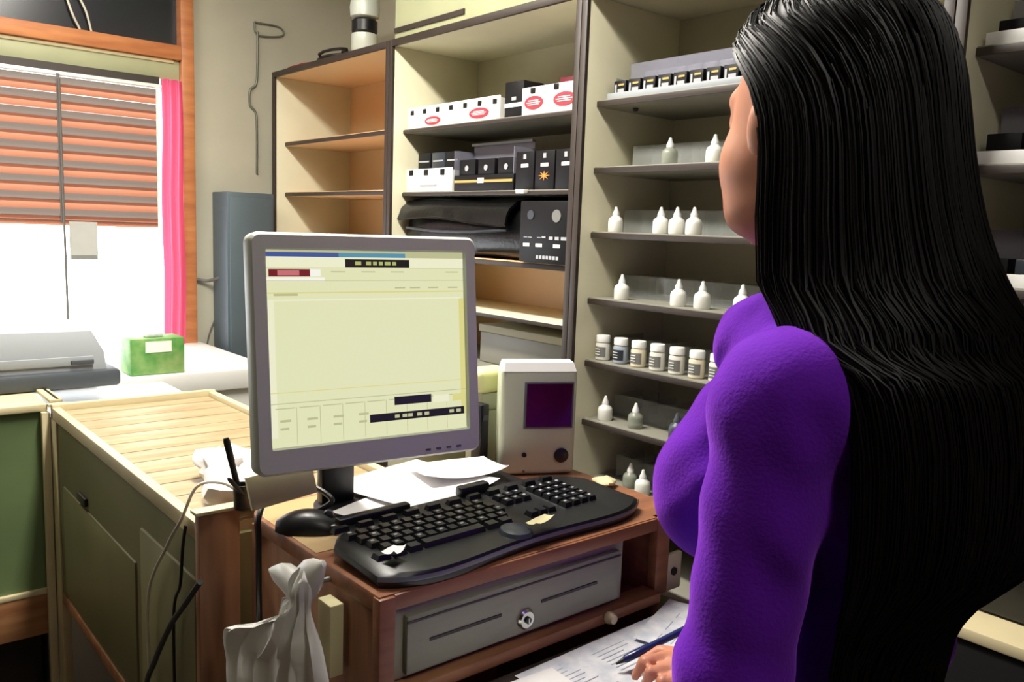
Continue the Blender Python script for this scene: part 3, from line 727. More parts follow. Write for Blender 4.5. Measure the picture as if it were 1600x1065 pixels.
for c_ in range(11): key(-.232+c_*.041,.070,.013,.0055,mark=False); n+=1
b_=MB(); b_.box(-.225,-.10,.083,.098,.018,.030,M['blackkey'],.003); b_.obj('media_panel', kb)
B(.0,.06,.083,.100,.018,.034,M['blackkey'],.003).obj('media_panel', kb)
MB().lathe([(0,0),(.026,0),(.023,.006),(.012,.010),(0,.0105)], M['slate'], seg=24).obj('scroll_dial', kb, loc=(-.02,-.066,.0185))
# white paper scraps stuck on keyboard
o=sheet('paper_scrap', .575,.905,1.073,.028,.02,.4,M['paper'],'tiny torn paper scrap on the front left corner of the keyboard','paper',.006,nx=4)
o=sheet('paper_scrap', .815,.885,1.0735,.05,.018,.25,M['papercream'],'small cream slip lying on the palm rest in the middle of the keyboard','paper',.004,nx=4)
# papers between keyboard and monitor
sheet('receipt_sheet', .782,1.165,1.062,.21,.20,.22,M['paper'],'large white paper sheet between keyboard and monitor','paper',.006)
sheet('receipt_sheet', .875,1.17,1.070,.15,.10,-.2,M['paper'],'white sheet lying across the right end of the larger sheet','paper',.010)
sheet('receipt_sheet', .662,1.105,1.058,.10,.08,.35,M['paper'],'small white sheet at the left behind the keyboard next to the mouse','paper',.004)
o=thing('flat_black_tray','black tray lying under the white sheets behind the keyboard','tray',(.80,1.15,DZ+.001))
B(-.015,.17,-.075,.075,0,.018,M['black'],.006).obj('tray_body',o)

# mouse
t=thing('computer_mouse','black computer mouse at the left end of the desk','mouse',(.565,1.125,DZ+.001),rz=math.radians(-125))
rings=[]
for i in range(12):
    u=(i+.35)/11.7; y_=-.052+.104*u; w_=.030*math.sqrt(max(0,1-abs(2*u-1)**3)); h_=.030*math.sin(PI*min(1,max(.02,u*.92+.06)))**.6
    rings.append([(w_*math.copysign(abs(math.cos(a))**.8,math.cos(a)),y_,max(0,h_*math.sin(a))) for a in np.linspace(0,2*PI,21)[:-1]])
MB().loft(rings,M['black']).obj('mouse_shell',t)
MB().lathe([(0,-.004),(.008,-.004),(.008,.004),(0,.004)],M['slate'],axis='x',seg=14).obj('scroll_wheel',t,loc=(0,.028,.022))
B(-.022,.022,.034,.046,.009,.014,M['slate'],.002).obj('front_band',t)
# mouse cable over the edge
o=MB().tube(spline([(.585,1.16,1.05),(.61,1.14,1.075),(.585,1.20,1.09),(.53,1.19,1.078),(.503,1.165,1.062),(.500,1.16,1.02),(.500,1.158,.90),(.502,1.15,.7)],8),.0045,M['cordblack']).obj('black_cable'); tag(o,'thick black cable curving from behind the mouse down the side of the desk','cable')
o=MB().tube(spline([(.545,1.345,1.045),(.52,1.36,1.06),(.485,1.375,1.055),(.465,1.39,1.00),(.462,1.46,.93),(.462,1.57,.80),(.463,1.575,.62),(.465,1.56,.3)],8),.0028,M['cordwhite']).obj('white_cable'); tag(o,'thin white cable hanging down the olive side of the plank counter','cable')
o=MB().tube(spline([(.468,1.38,.99),(.464,1.385,.95),(.464,1.40,.88),(.465,1.44,.80),(.466,1.44,.5)],8),.0028,M['cordblack']).obj('thin_black_cable'); tag(o,'thin black cable hanging straight down beside the white one','cable')
o=MB().tube(spline([(.455,1.28,.93),(.45,1.34,.87),(.452,1.42,.80),(.455,1.52,.69),(.456,1.58,.60),(.46,1.6,.4)],8),.005,M['cordblack']).obj('slanting_black_cable'); tag(o,'black cable slanting down from behind the brown upright board','cable')

# pen holder & note & crumpled tissue
t=thing('pen_cup','small dark brown pen cup at the left corner below the monitor','cup',(.520,1.27,DZ+.001))
MB().lathe([(0,0),(.013,0),(.014,.04),(.012,.04),(.0115,.004),(0,.004)],M['dark'],seg=18).obj('cup_wall',t)
t=thing('black_marker','black marker standing upright in the pen cup','pen',(.520,1.272,DZ+.008),rot=(math.radians(-8),math.radians(-10),0))
MB().lathe([(0,0),(.004,0),(.005,.01),(.005,.07),(.0055,.072),(.0055,.105),(.004,.11),(0,.11)],M['cordblack'],seg=12).obj('barrel',t)
t=thing('black_ballpoint','short black ballpoint leaning left in the pen cup','pen',(.524,1.262,DZ+.02),rot=(0,math.radians(-42),math.radians(20)))
MB().lathe([(0,0),(.003,0),(.0035,.01),(.0035,.05),(.002,.055),(0,.056)],M['cordblack'],seg=12).obj('barrel',t)
o=B(-.05,.05,-.006,.006,0,.05,M['papercream'],.001).obj('note_pad',loc=(.538,1.152,1.082),rot=(math.radians(-12),math.radians(-8),math.radians(-6))); tag(o,'cream note pad stuck at the lower left corner of the monitor','note pad')
def crumple(name,loc,rx,ry,rz_,m,label,cat,amp=.25,seed=1):
    r=np.random.default_rng(seed); b_=MB(); rings=[]
    n1,n2=9,18; ph=r.uniform(0,6,6)
    for i in range(n1):
        th=PI*(i+.5)/n1; ring=[]
        for j in range(n2):
            a=2*PI*j/n2; k=1+amp*(math.sin(3*a+ph[0]+2*th)*.5+math.sin(5*a+ph[1]-3*th)*.35+r.uniform(-.3,.3))
            ring.append((rx*k*math.sin(th)*math.cos(a),ry*k*math.sin(th)*math.sin(a),max(0,rz_+rz_*k*math.cos(th))))
        rings.append(ring)
    b_.loft(rings,m); return tag(b_.obj(name,loc=loc),label,cat)
crumple('crumpled_tissue',(.575,1.425,.993),.06,.075,.035,M['paper'],'crumpled white tissue on the plank counter behind the pen cup','tissue',.3,3)
crumple('crumpled_tissue',(.62,1.59,.993),.06,.06,.03,M['paper'],'crumpled white paper beside the left edge of the monitor','tissue',.3,5)
# white plastic bag hanging at desk corner
t=thing('plastic_bag','white plastic bag hanging from the left front corner of the desk','bag',(.495,1.04,1.045))
b_=MB(); rings=[]
# z, right edge y, left edge y, half thickness   (absolute)
lev=[(1.044,.968,.990,.004),(1.034,.956,1.004,.010),(1.022,.955,1.010,.014),(1.005,.958,1.006,.013),(.995,.955,1.012,.014),(.978,.945,1.050,.018),(.955,.925,1.105,.022),(.925,.905,1.175,.024),(.895,.893,1.235,.024),(.870,.886,1.244,.026),(.83,.880,1.225,.030),(.78,.874,1.215,.034),(.70,.868,1.21,.04),(.60,.866,1.21,.045),(.56,.90,1.17,.03)]
lv=np.array(lev)
NS=44
for i in range(NS+1):
    tt=i/NS*(len(lev)-1); z,ya_,yb_,hx=[np.interp(tt,range(len(lev)),lv[:,k]) for k in range(4)]
    ring=[]; cy=(ya_+yb_)/2-1.04; hy=(yb_-ya_)/2
    for j in range(72):
        a=2*PI*j/72; q=math.sin(a); fan=q*hy
        fold=(1+.35*math.sin(9*q*2.2+1.3)*(1 if hy>.03 else .3)+.22*math.sin(17*q+z*25)+.12*math.sin(40*q-z*40))
        zz=z-1.045-.03*(q>0)*q*q*(hy>.04)+.006*math.sin(6*q+z*60)
        ring.append((-.012-hx*max(0,-math.cos(a))*fold*.9+hx*.25*max(0,math.cos(a)), cy+fan, zz))
    rings.append(ring)
b_.loft(rings,M['bagplastic']); b_.obj('bag_body',t)
def flare(P,m=M['bagplastic']):
    h_=MB(); rings=[]
    for (x,y_,z,w,th) in P: rings.append([(x-.495+th*math.cos(a),y_-1.04+w*math.sin(a)*.6,z-1.045+w*math.sin(a)) for a in np.linspace(0,2*PI,15)[:-1]])
    h_.loft(rings,m); h_.obj('handle_knot',t)
flare([(.487,.985,1.015,.020,.014),(.484,1.01,1.016,.024,.014),(.482,1.035,1.016,.018,.010),(.480,1.06,1.013,.010,.006),(.480,1.074,1.014,.003,.003)])
flare([(.487,.985,1.02,.024,.014),(.489,.972,1.036,.022,.012),(.491,.960,1.046,.018,.010),(.493,.950,1.056,.010,.006),(.495,.945,1.064,.004,.003)])
MB().tube([(.03,0,0),(-.010,0,0)],.004,M['steel']).obj('hook_pin',desk,loc=(.500,.985,1.022))

# ------------------------------------------------------------------ white terminal & scanner
t=thing('price_terminal','off white terminal with a square maroon display behind the keyboard','terminal',(1.052,1.165,DZ+.001),rz=math.radians(-27))
b_=MB(); b_.box(-.074,.074,-.018,.026,.0,.205,M['offwhite'],.010,seg=3); b_.obj('terminal_shell',t)
b_=MB(); b_.loft([[(-.070,-.018,.198),(.070,-.018,.198),(.070,.024,.204),(-.070,.024,.204)],[(-.066,-.010,.214),(.066,-.010,.214),(.066,.022,.216),(-.066,.022,.216)]],M['white']); b_.obj('top_cap',t)
B(-.030,.066,-.0215,-.017,.090,.180,M['silverd'],.002).obj('display_surround',t)
B(-.026,.062,-.0232,-.0212,.094,.176,M['devscreen']).obj('display_panel',t)
MB().lathe([(0,0),(.013,0),(.014,.002),(.014,.004),(.009,.006),(0,.0045)],M['black'],axis='y',seg=22).obj('round_knob',t,loc=(.046,-.018,.038))
MB().lathe([(0,0),(.0045,0),(.0045,.003),(0,.003)],M['black'],axis='y',seg=14).obj('oval_button',t,loc=(-.026,-.018,.040))
MB().lathe([(0,0),(.0025,0),(.0025,.002),(0,.002)],M['silverd'],axis='y',seg=10).obj('small_screw',t,loc=(-.026,-.018,.008))
B(-.055,.055,-.01,.05,-.0005,.006,M['silverd'],.003).obj('foot',t)
t=thing('barcode_scanner','pale yellow topped scanner on a grey stand between monitor and terminal','scanner',(1.008,1.27,DZ+.001))
B(-.03,.05,-.02,.02,0,.11,M['offwhite'],.006).obj('scanner_stand',t)
B(-.035,.052,-.03,.03,.145,.19,M['yellowpl'],.012,seg=3).obj('scanner_head',t)
B(-.02,.04,-.02,.02,.11,.145,M['offwhite'],.006).obj('scanner_neck',t)
t=thing('black_adapter','upright black adapter beside the right edge of the monitor','adapter',(.972,1.235,DZ+.001))
B(-.010,.010,-.015,.015,0,.13,M['black'],.003).obj('adapter_body',t); B(-.006,.006,-.017,-.015,.1,.11,M['slate']).obj('indicator',t)
o=crumple('crumpled_slip',(1.105,1.03,DZ+.001),.02,.022,.008,M['papercream'],'small cream crumpled slip behind the number pad','paper',.2,9)

# ledge at lower right
t=thing('side_table','pale topped side table beyond the person at the lower right','table',(1.46,.38,0))
B(-.09,.10,-.5,.168,.885,.905,M['lip'],.003).obj('table_top',t)
B(-.085,.095,-.48,.16,.1,.885,M['trousers']).obj('dark_cabinet_body',t)
B(-.08,.09,-.475,.155,0,.1,M['dark']).obj('plinth',t)
t=thing('dark_filler_case','added black case keeping the corner above the side table dark','case',(1.49,.36,.906))  # invented case, added to darken the corner over the table
B(-.04,.055,-.26,.16,0,.36,M['black'],.012).obj('case_body',t); B(-.047,-.04,-.08,.02,.2,.215,M['slate'],.003).obj('latch',t)

# ------------------------------------------------------------------ PERSON
class SDF:
    def __init__(s, lo, hi, h):
        s.lo=np.array(lo,float); s.h=h; s.n=np.ceil((np.array(hi)-s.lo)/h).astype(int)+1
        s.f=np.full(s.n,.05,np.float32)
    def grid(s,lo,hi,pad):
        a=np.maximum(np.floor((np.array(lo)-pad-s.lo)/s.h).astype(int),0); b=np.minimum(np.ceil((np.array(hi)+pad-s.lo)/s.h).astype(int)+1,s.n)
        ax=[s.lo[i]+s.h*np.arange(a[i],b[i]) for i in range(3)]
        return tuple(slice(a[i],b[i]) for i in range(3)), np.meshgrid(*ax,indexing='ij')
    def comb(s,sl,d,k,op):
        f=s.f[sl]
        if op=='u':
            if k>0:
                h=np.clip(.5+.5*(f-d)/k,0,1); s.f[sl]=f*(1-h)+d*h-k*h*(1-h)
            else: s.f[sl]=np.minimum(f,d)
        else:
            h=np.clip(.5-.5*(f+d)/k,0,1); s.f[sl]=f*(1-h)-d*h+k*h*(1-h)
    def cap(s,a,b,ra,rb,k=.02,op='u'):
        a=np.array(a,float);b=np.array(b,float);r=max(ra,rb)
        sl,(X,Y,Z)=s.grid(np.minimum(a,b)-r,np.maximum(a,b)+r,.05)
        ab=b-a;t=np.clip(((X-a[0])*ab[0]+(Y-a[1])*ab[1]+(Z-a[2])*ab[2])/(ab@ab),0,1)
        d=np.sqrt((X-a[0]-t*ab[0])**2+(Y-a[1]-t*ab[1])**2+(Z-a[2]-t*ab[2])**2)-(ra+(rb-ra)*t)
        s.comb(sl,d,k,op)
    def ell(s,c,r,k=.02,op='u',rz=0,rx=0):
        R3=np.array((Matrix.Rotation(rz,3,'Z')@Matrix.Rotation(rx,3,'X')).transposed()); r=np.array(r,float);m=r.max()
        sl,(X,Y,Z)=s.grid(np.array(c)-m,np.array(c)+m,.05)
        P=np.stack([X-c[0],Y-c[1],Z-c[2]],-1)@R3.T
        k0=np.sqrt(((P/r)**2).sum(-1)); k1=np.sqrt(((P/r**2)**2).sum(-1))+1e-9
        s.comb(sl,(k0*(k0-1)/k1),k,op)
    def ringt(s,c,R1,R2,r,tilt,k=.01):
        for i in range(28):
            a0,a1=2*PI*i/28,2*PI*(i+1)/28
            p=[np.array((c[0]+R1*math.cos(a),c[1]+R2*math.sin(a),c[2]+tilt*math.sin(a)+.006*math.sin(3*a))) for a in (a0,a1)]
            s.cap(p[0],p[1],r*(1+.12*math.sin(4*a0)),r*(1+.12*math.sin(4*a1)),k)
    def mesh(s,name,mats,it=0):
        f=s.f; ins=f<0; nx,ny,nz=f.shape
        c=np.zeros((nx-1,ny-1,nz-1),int)
        for dx in (0,1):
            for dy in (0,1):
                for dz in (0,1): c+=ins[dx:nx-1+dx,dy:ny-1+dy,dz:nz-1+dz]
        act=(c>0)&(c<8); idx=-np.ones(act.shape,int); idx[act]=np.arange(act.sum()); I=np.argwhere(act)
        acc=np.zeros((len(I),3));cnt=np.zeros(len(I))
        cor=[(x,y,z) for x in(0,1) for y in(0,1) for z in(0,1)]
        for a in cor:
            for b in cor:
                if sum(abs(a[i]-b[i]) for i in range(3))==1 and a<b:
                    fa=f[I[:,0]+a[0],I[:,1]+a[1],I[:,2]+a[2]];fb=f[I[:,0]+b[0],I[:,1]+b[1],I[:,2]+b[2]]
                    m=(fa<0)!=(fb<0); t=np.where(m,fa/(fa-fb+1e-12),0)
                    p=np.array(a)+t[:,None]*(np.array(b)-np.array(a)); acc[m]+=p[m]; cnt[m]+=1
        V=s.lo+s.h*(I+acc/cnt[:,None]); Q=[]
        for ax in range(3):
            u,v=(ax+1)%3,(ax+2)%3
            sa=[slice(1,-1)]*3; sa[ax]=slice(0,-1); sb_=[slice(1,-1)]*3; sb_[ax]=slice(1,None)
            A=ins[tuple(sa)];Bq=ins[tuple(sb_)]; E=np.argwhere(A!=Bq); fl=A[tuple(E.T)]
            E=E.copy(); off=np.ones(3,int); off[ax]=0; E=E+off
            def g(du,dv):
                e=E.copy(); e[:,u]+=du; e[:,v]+=dv; return idx[e[:,0],e[:,1],e[:,2]]
            q=np.stack([g(-1,-1),g(0,-1),g(0,0),g(-1,0)],1); q[~fl]=q[~fl][:,::-1]; Q.append(q)
        Q=np.concatenate(Q); Q=Q[(Q>=0).all(1)]
        me=bpy.data.meshes.new(name); me.vertices.add(len(V)); me.vertices.foreach_set('co',V.astype(np.float32).ravel())
        me.loops.add(len(Q)*4); me.loops.foreach_set('vertex_index',Q.astype(np.int32).ravel())
        me.polygons.add(len(Q)); me.polygons.foreach_set('loop_start',np.arange(0,len(Q)*4,4,dtype=np.int32))
        me.polygons.foreach_set('use_smooth',np.ones(len(Q),bool)); me.update(calc_edges=True); me.validate()
        for m in mats: me.materials.append(m)
        return me
def sdf_obj(s,name,mats,parent,smooth=4,f=.5):
    o=bpy.data.objects.new(name,s.mesh(name,mats)); COL.objects.link(o); o.parent=parent
    md=o.modifiers.new('smooth','SMOOTH'); md.iterations=smooth; md.factor=f; return o

PX,PY=.85,.42
person=thing('person','person with long black hair and purple sweater standing at the cash desk writing','person',(PX,PY,0))
person_inv=Vector((-PX,-PY,0))
HC=np.array((.792,.476,1.610)); HY=math.radians(-17)     # head centre and turn towards the monitor
cH,sH=math.cos(HY),math.sin(HY)
def hp(x,y,z): return (HC[0]+x*cH-y*sH, HC[1]+x*sH+y*cH, HC[2]+z)
LS=(.695,.430,1.352); LE=(.660,.437,1.085); LW=(.656,.51,.86)
RS=(1.005,.425,1.365); RE=(1.075,.50,1.10); RW=(.985,.625,.955)
s=SDF((.55,.2,-.01),(1.2,.85,1.78),.005)
# head
s.ell(hp(0,-.012,.028),(.072,.092,.094),.02); s.ell(hp(0,.03,-.035),(.058,.062,.080),.03); s.ell(hp(0,.056,-.096),(.032,.028,.022),.03)
for q in (-1,1):
    s.ell(hp(.036*q,.056,-.030),(.028,.026,.032),.02); s.ell(hp(.046*q,.026,-.050),(.022,.036,.040),.025); s.ell(hp(.042*q,.018,-.088),(.022,.040,.022),.025)
    s.ell(hp(.031*q,.094,.012),(.016,.012,.011),.012,'s'); s.ell(hp(.031*q,.078,.011),(.0135,.0135,.012),.004)
    s.ell(hp(.076*q,-.012,-.005),(.008,.018,.030),.006); s.cap(hp(.042*q,.072,.034),hp(.018*q,.086,.032),.009,.009,.018)
s.cap(hp(0,.086,.018),hp(0,.108,-.022),.008,.012,.010); s.ell(hp(0,.098,-.026),(.018,.011,.009),.008)
s.ell(hp(0,.087,-.055),(.022,.010,.006),.006); s.ell(hp(0,.085,-.066),(.020,.011,.007),.006)
# neck, trunk
s.cap(hp(0,-.02,-.07),(.845,.425,1.42),.050,.056,.03)
s.ell((.852,.42,1.36),(.165,.075,.06),.04); s.ell((.852,.425,1.25),(.135,.090,.14),.05); s.ell((.855,.42,1.06),(.115,.078,.12),.05); s.ell((.86,.415,.90),(.150,.095,.11),.05)
# arms
for a,b,c_ in ((LS,LE,LW),(RS,RE,RW)):
    s.cap(a,b,.044,.034,.03); s.cap(b,c_,.034,.022,.015)
# left hand hanging
def P3(a,d,t): return tuple(a[i]+d[i]*t for i in range(3))
s.ell((LW[0],LW[1]+.02,LW[2]-.05),(.014,.036,.045),.012)
for i,(dy,l) in enumerate(((-.010,.060),(.008,.072),(.026,.078),(.043,.068))):
    a=(LW[0],LW[1]+dy+.0,LW[2]-.085); b=(LW[0]+.006,a[1]+.008,a[2]-l*.5); c_=(LW[0]+.020,a[1]+.012,a[2]-l*.95); s.cap(a,b,.0085,.008,.003); s.cap(b,c_,.008,.0065,.003)
s.cap((LW[0],LW[1]+.045,LW[2]-.03),(LW[0]+.012,LW[1]+.072,LW[2]-.075),.011,.0085,.008)
# right hand on the paper holding the pen
hw=np.array(RW); pc=np.array((.888,.652,.924))
s.cap(RW,tuple(pc+(.03,-.015,.008)),.022,.022,.015); s.ell(tuple(pc),(.040,.034,.017),.012,rz=math.radians(145))
HD=np.array((-.010,-.033,0))
PT=np.array((.838,.742,.906)); PE=np.array((.985,.690,.957))
for k,(bx,by) in enumerate(((.888,.742),(.876,.724),(.872,.704),(.876,.686))):
    bz_=.932-.004*k; mid=(bx-.022+.004*k-.027,by+.004-.053,.931-.005*k); tip=(bx-.030+.008*k-.027,by+.012-.004*k-.053,.908-.001*k)
    s.cap((bx+.012-.027,by-.008-.053,bz_),mid,.0092,.0085,.004); s.cap(mid,tip,.0082,.0068,.003)
s.cap((.893,.676,.930),(.884,.704,.926),.012,.0095,.008); s.cap((.884,.704,.926),(.864,.716,.914),.0092,.0075,.003)
# legs, feet
for q in (-1,1):
    hx=.86+.075*q
    s.cap((hx,.415,.85),(hx+.005*q,.435,.49),.078,.052,.03); s.cap((hx+.005*q,.435,.49),(hx+.008*q,.405,.10),.052,.034,.02)
    s.ell((hx+.01*q,.455,.045),(.038,.105,.035),.02)
bodyo=sdf_obj(s,'body',[M['skin']],person,4,.5)
bodyo.location=person_inv
# eyes / lips / nails
for q in (-1,1):
    b_=MB(); b_.lathe([(0,-.0115),(.006,-.0098),(.0105,-.004),(.0115,0),(.0105,.004),(.006,.0098),(0,.0115)],M['eyewhite'],axis='y',seg=16); e=b_.obj('eye',person,loc=Vector(hp(.031*q,.0795,.011))+person_inv,rot=(0,0,HY))
    MB().lathe([(0,0),(.0055,0),(.0045,.0012),(0,.0016)],M['iris'],axis='y',seg=14).obj('iris',e,loc=(0,.0105,0),rot=(0,0,PI))
    br=MB().tube(spline([hp(.014*q,.094,.034),hp(.030*q,.087,.039),hp(.046*q,.073,.035)],5),.0028,M['hair']); br.obj('eyebrow',person,loc=person_inv)
MB().tube(spline([hp(-.02,.092,-.060),hp(-.008,.0985,-.055),hp(0,.098,-.057),hp(.008,.0985,-.055),hp(.02,.092,-.060)],5),.0045,M['lip_skin']).obj('lips',person,loc=person_inv)
# sweater
s=SDF((.55,.2,.80),(1.2,.80,1.52),.005)
s.ell((.852,.42,1.365),(.175,.088,.065),.04); s.ell((.852,.42,1.26),(.152,.108,.14),.05); s.ell((.855,.42,1.07),(.128,.092,.13),.05); s.ell((.86,.42,.93),(.158,.110,.09),.05)
s.cap((.80,.47,1.385),(.778,.535,1.26),.062,.066,.05); s.cap((.90,.47,1.385),(.922,.53,1.26),.060,.062,.05); s.ell((.786,.553,1.203),(.064,.074,.070),.06); s.ell((.925,.545,1.215),(.062,.070,.066),.06)
s.cap((.845,.42,1.40),(.838,.435,1.46),.075,.062,.03)
s.ell((LS[0]+.008,LS[1],LS[2]-.005),(.062,.062,.062),.03); s.ell((RS[0],RS[1],RS[2]-.005),(.060,.062,.062),.03)
s.cap(LS,LE,.060,.050,.025); s.cap(LE,LW,.050,.036,.02); s.cap(RS,RE,.060,.050,.025); s.cap(RE,RW,.050,.036,.02)
s.ringt((.836,.480,1.418),.066,.072,.026,-.024,.012); s.ringt((.834,.500,1.398),.070,.066,.022,-.030,.012)
# hollow the neck
s.ell((.83,.46,1.50),(.050,.050,.055),.01,'s')
X,Y,Z=np.meshgrid(*[s.lo[i]+s.h*np.arange(s.n[i]) for i in range(3)],indexing='ij')
s.f+=(.0022*np.sin(Z*62+4*np.sin(Y*19+X*13)+30*X)*np.sin(Z*17+Y*21+1)+.0017*np.sin(Z*45+X*70-Y*80)*np.sin(Z*23+2)).astype(np.float32)
# cut open below the hem and at the wrists
s.f=np.maximum(s.f,(.86-Z).astype(np.float32))
sw=sdf_obj(s,'sweater',[M['purple']],person,5,.5); sw.location=person_inv
for W0,E0 in ((LW,LE),(RW,RE)):
    d=(Vector(E0)-Vector(W0)).normalized(); p0=Vector(W0)+d*.004
    MB().tube([p0+d*k*.007 for k in range(7)],.0375,M['purple'],seg=20,taper=lambda t:.92+.08*math.sin(t*PI)).obj('cuff',person,loc=person_inv)
# trousers
s=SDF((.66,.28,.04),(1.06,.56,1.02),.006)
s.ell((.86,.415,.92),(.158,.104,.09),.04)
for q in (-1,1):
    hx=.86+.075*q
    s.cap((hx,.415,.86),(hx+.005*q,.435,.49),.088,.062,.03); s.cap((hx+.005*q,.435,.49),(hx+.008*q,.405,.06),.062,.052,.02)
tr_=sdf_obj(s,'trousers',[M['trousers']],person,3,.5); tr_.location=person_inv
for q in (-1,1):
    b_=MB(); rings=[]
    for i in range(10):
        u=i/9; y_=.345+.225*u; w_=.046*(1-abs(2*u-1)**4*.5)+.002; h_=(.085-.045*u) if u<.55 else .06-.045*(u-.55)/.45*.7
        rings.append([(.86+.085*q+w_*math.cos(a),y_,max(.0,h_/2+h_/2*math.sin(a)*1.15)) for a in np.linspace(0,2*PI,17)[:-1]])
    b_.loft(rings,M['shoe']); b_.obj('shoe',person,loc=person_inv)

# hair: a hull that follows skull and back, plus many thin locks on it
# levels: z, cx, cy, rx, ry, opening half angle (degrees, 0 = closed), front direction +Y turned by HY
LV=[(1.750,.803,.468,.010,.012,0),(1.746,.803,.468,.038,.046,0),(1.735,.803,.468,.062,.076,0),(1.712,.803,.467,.080,.096,20),(1.690,.803,.464,.088,.104,48),
    (1.665,.803,.460,.092,.108,66),(1.635,.804,.456,.094,.110,78),(1.60,.804,.452,.096,.112,82),(1.56,.805,.446,.098,.114,81),(1.52,.808,.438,.101,.116,77),
    (1.48,.814,.426,.106,.118,72),(1.450,.818,.412,.112,.120,64),(1.425,.824,.392,.122,.114,56),(1.405,.828,.385,.128,.108,57),(1.388,.838,.358,.142,.098,74),(1.37,.842,.350,.146,.094,78),(1.32,.847,.340,.150,.092,80),
    (1.26,.848,.336,.150,.090,80),(1.21,.846,.336,.146,.082,80),(1.17,.832,.344,.132,.056,80),(1.14,.815,.352,.112,.038,80),(1.09,.805,.356,.102,.032,80),(1.02,.80,.358,.096,.03,80),(.95,.80,.36,.09,.025,80)]
LVA=np.array(LV,float)
def hull(u,v,out=0.):   # u 0..1 from left front edge round the back to the right front edge ; v 0..1 down
    t=v*(len(LV)-1); q=[np.interp(t,range(len(LV)),LVA[:,k]) for k in range(6)]
    z,cx,cy,rx,ry,a0=q; a0=math.radians(a0); ang=PI/2+a0+(2*PI-2*a0)*u - math.radians(9)*min(1,max(0,(z-1.43)/.03))
    x=cx+(rx+out)*math.cos(ang); y_=cy+(ry+out)*math.sin(ang)
    return Vector((x,y_,z))
b_=MB(); NU,NV=260,90; rings=[]
for i in range(NV+1):
    v=i/NV; ring=[]
    for j in range(NU+1):
        u=j/NU; w_=.0007*math.sin(u*330+2*math.sin(v*4))+.0012*math.sin(u*97+2*v+1)+.0016*math.sin(u*41-1.5*v)
        ring.append(hull(u,v,w_*min(1,v*4)))
    rings.append(ring)
b_.loft(rings,M['hair'],cap=False,closed=False)
for i in range(1100):
    u0=rng.uniform(.0,1.0); 
    if i<90: u0=rng.uniform(0,.06) if i%2 else rng.uniform(.94,1)
    v0=rng.uniform(.02,.30); v1=rng.uniform(.80,1.0); ph=rng.uniform(0,6); am=rng.uniform(.001,.006); o_=rng.uniform(.0005,.0045); pts=[]
    nn=20
    for k in range(nn+1):
        t=k/nn; v=v0+(v1-v0)*t; u=min(1,max(0,u0+am*math.sin(ph+t*3)))
        p_=hull(u,v,o_+.0015*math.sin(ph*2+t*4)); pts.append(p_)
    r_=rng.uniform(.0005,.0014)
    b_.tube(pts,r_,M['hair'],seg=4,taper=lambda t:max(.12,math.sin(PI*min(1,.12+t*.86))**.6))
hr=b_.obj('hair',person,loc=person_inv)
hm=hr.modifiers.new('thick','SOLIDIFY'); hm.thickness=.0015

# pen
dv=Vector(PE-PT); t=thing('ballpoint_pen','navy blue pen held in the hand over the paper','pen',tuple(PT))
t.rotation_mode='QUATERNION'; t.rotation_quaternion=dv.to_track_quat('Z','Y')
MB().lathe([(0,0),(.0012,0),(.0035,.012),(.0055,.016),(.0060,.05),(.0052,.052),(.0052,dv.length),(.0,dv.length+.004)],M['navy'],seg=16).obj('barrel',t)
MB().lathe([(.0,-.0005),(.0014,0),(.0037,.012),(.0,.0125)],M['black'],seg=12).obj('tip',t)

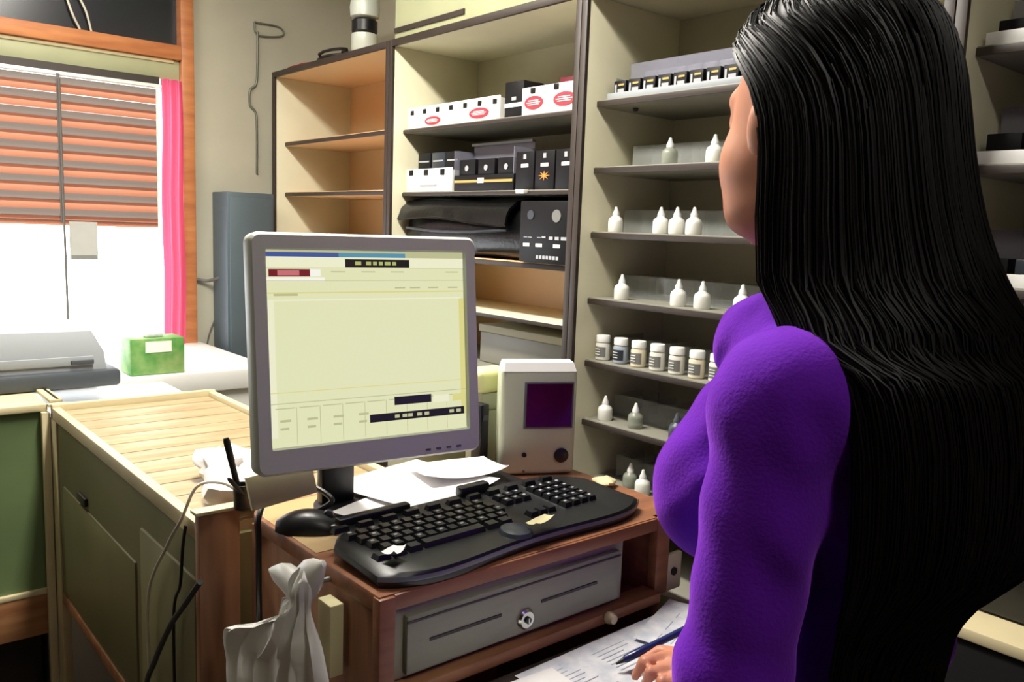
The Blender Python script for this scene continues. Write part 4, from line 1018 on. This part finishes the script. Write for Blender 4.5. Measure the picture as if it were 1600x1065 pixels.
# ------------------------------------------------------------------ lights
def ceiling_lamp(x,y,L,power,label,rz=0,col=(1,.95,.86),w=.18):
    t=thing('ceiling_light',label,'light',(x,y,2.8),rz)
    B(-L/2,L/2,-w/2,w/2,-.05,-.0005,M['white'],.006).obj('housing',t)
    for q in (-1,1): MB().tube([(-L/2+.03,q*w*.25,-.062),(L/2-.03,q*w*.25,-.062)],.012,M['lamp']).obj('tube',t)
    d=bpy.data.lights.new('lamp_light','AREA'); d.shape='RECTANGLE'; d.size=L; d.size_y=w; d.energy=power; d.color=col
    l=bpy.data.objects.new('lamp_light',d); COL.objects.link(l); l.parent=t; l.location=(0,0,-.085)
    return t
ceiling_lamp(.75,1.75,1.2,50,'fluorescent ceiling light above the desk',rz=PI/2)
ceiling_lamp(.1,2.9,1.2,14,'added ceiling fill light near the window',rz=0)  # unseen fixture added to brighten the window wall
ceiling_lamp(.5,-.4,1.0,5.5,'added ceiling fill light behind the camera',rz=PI/2)  # unseen fill added for the monitor front and the drawer
# daylight
wd=bpy.data.worlds.new('daylight'); sc.world=wd; wd.use_nodes=True
bg=wd.node_tree.nodes['Background']; bg.inputs[0].default_value=(.93,.97,1,1); bg.inputs[1].default_value=5.0
d=bpy.data.lights.new('window_daylight','AREA'); d.shape='RECTANGLE'; d.size=2.2; d.size_y=1.2; d.energy=70; d.color=(.95,.98,1.0)
l=bpy.data.objects.new('window_daylight',d); COL.objects.link(l); l.location=(.1,YW+.35,1.55); l.rotation_euler=(math.radians(-90),0,0)
l.visible_camera=False; l.visible_glossy=False; l.visible_transmission=False
bpy.data.objects.remove(l)
d=bpy.data.lights.new('window_portal','AREA'); d.shape='RECTANGLE'; d.size=2.3; d.size_y=1.2; d.cycles.is_portal=True
l=bpy.data.objects.new('window_portal',d); COL.objects.link(l); l.location=(.08,YW+.2,1.53); l.rotation_euler=(math.radians(-90),0,0)

# ------------------------------------------------------------------ camera
yaw,pit,rol,F=math.radians(40.2),math.radians(7.54),math.radians(2.1),1320.
f_=Vector((math.sin(yaw)*math.cos(pit),math.cos(yaw)*math.cos(pit),-math.sin(pit)))
r0=Vector((math.cos(yaw),-math.sin(yaw),0)); u0=r0.cross(f_)
r_=r0*math.cos(rol)+u0*math.sin(rol); u_=u0*math.cos(rol)-r0*math.sin(rol)
cd=bpy.data.cameras.new('camera'); cam=bpy.data.objects.new('camera',cd); COL.objects.link(cam)
mt=Matrix((r_,u_,-f_)).transposed().to_4x4(); mt.translation=Vector((0,0,1.5)); cam.matrix_world=mt
cd.sensor_width=36; cd.lens=F*36/1600; cd.clip_start=.02; sc.camera=cam
sc.view_settings.view_transform='Standard'; sc.view_settings.look='None'; sc.view_settings.gamma=1; sc.view_settings.use_curve_mapping=False
sc.view_settings.exposure=0.6
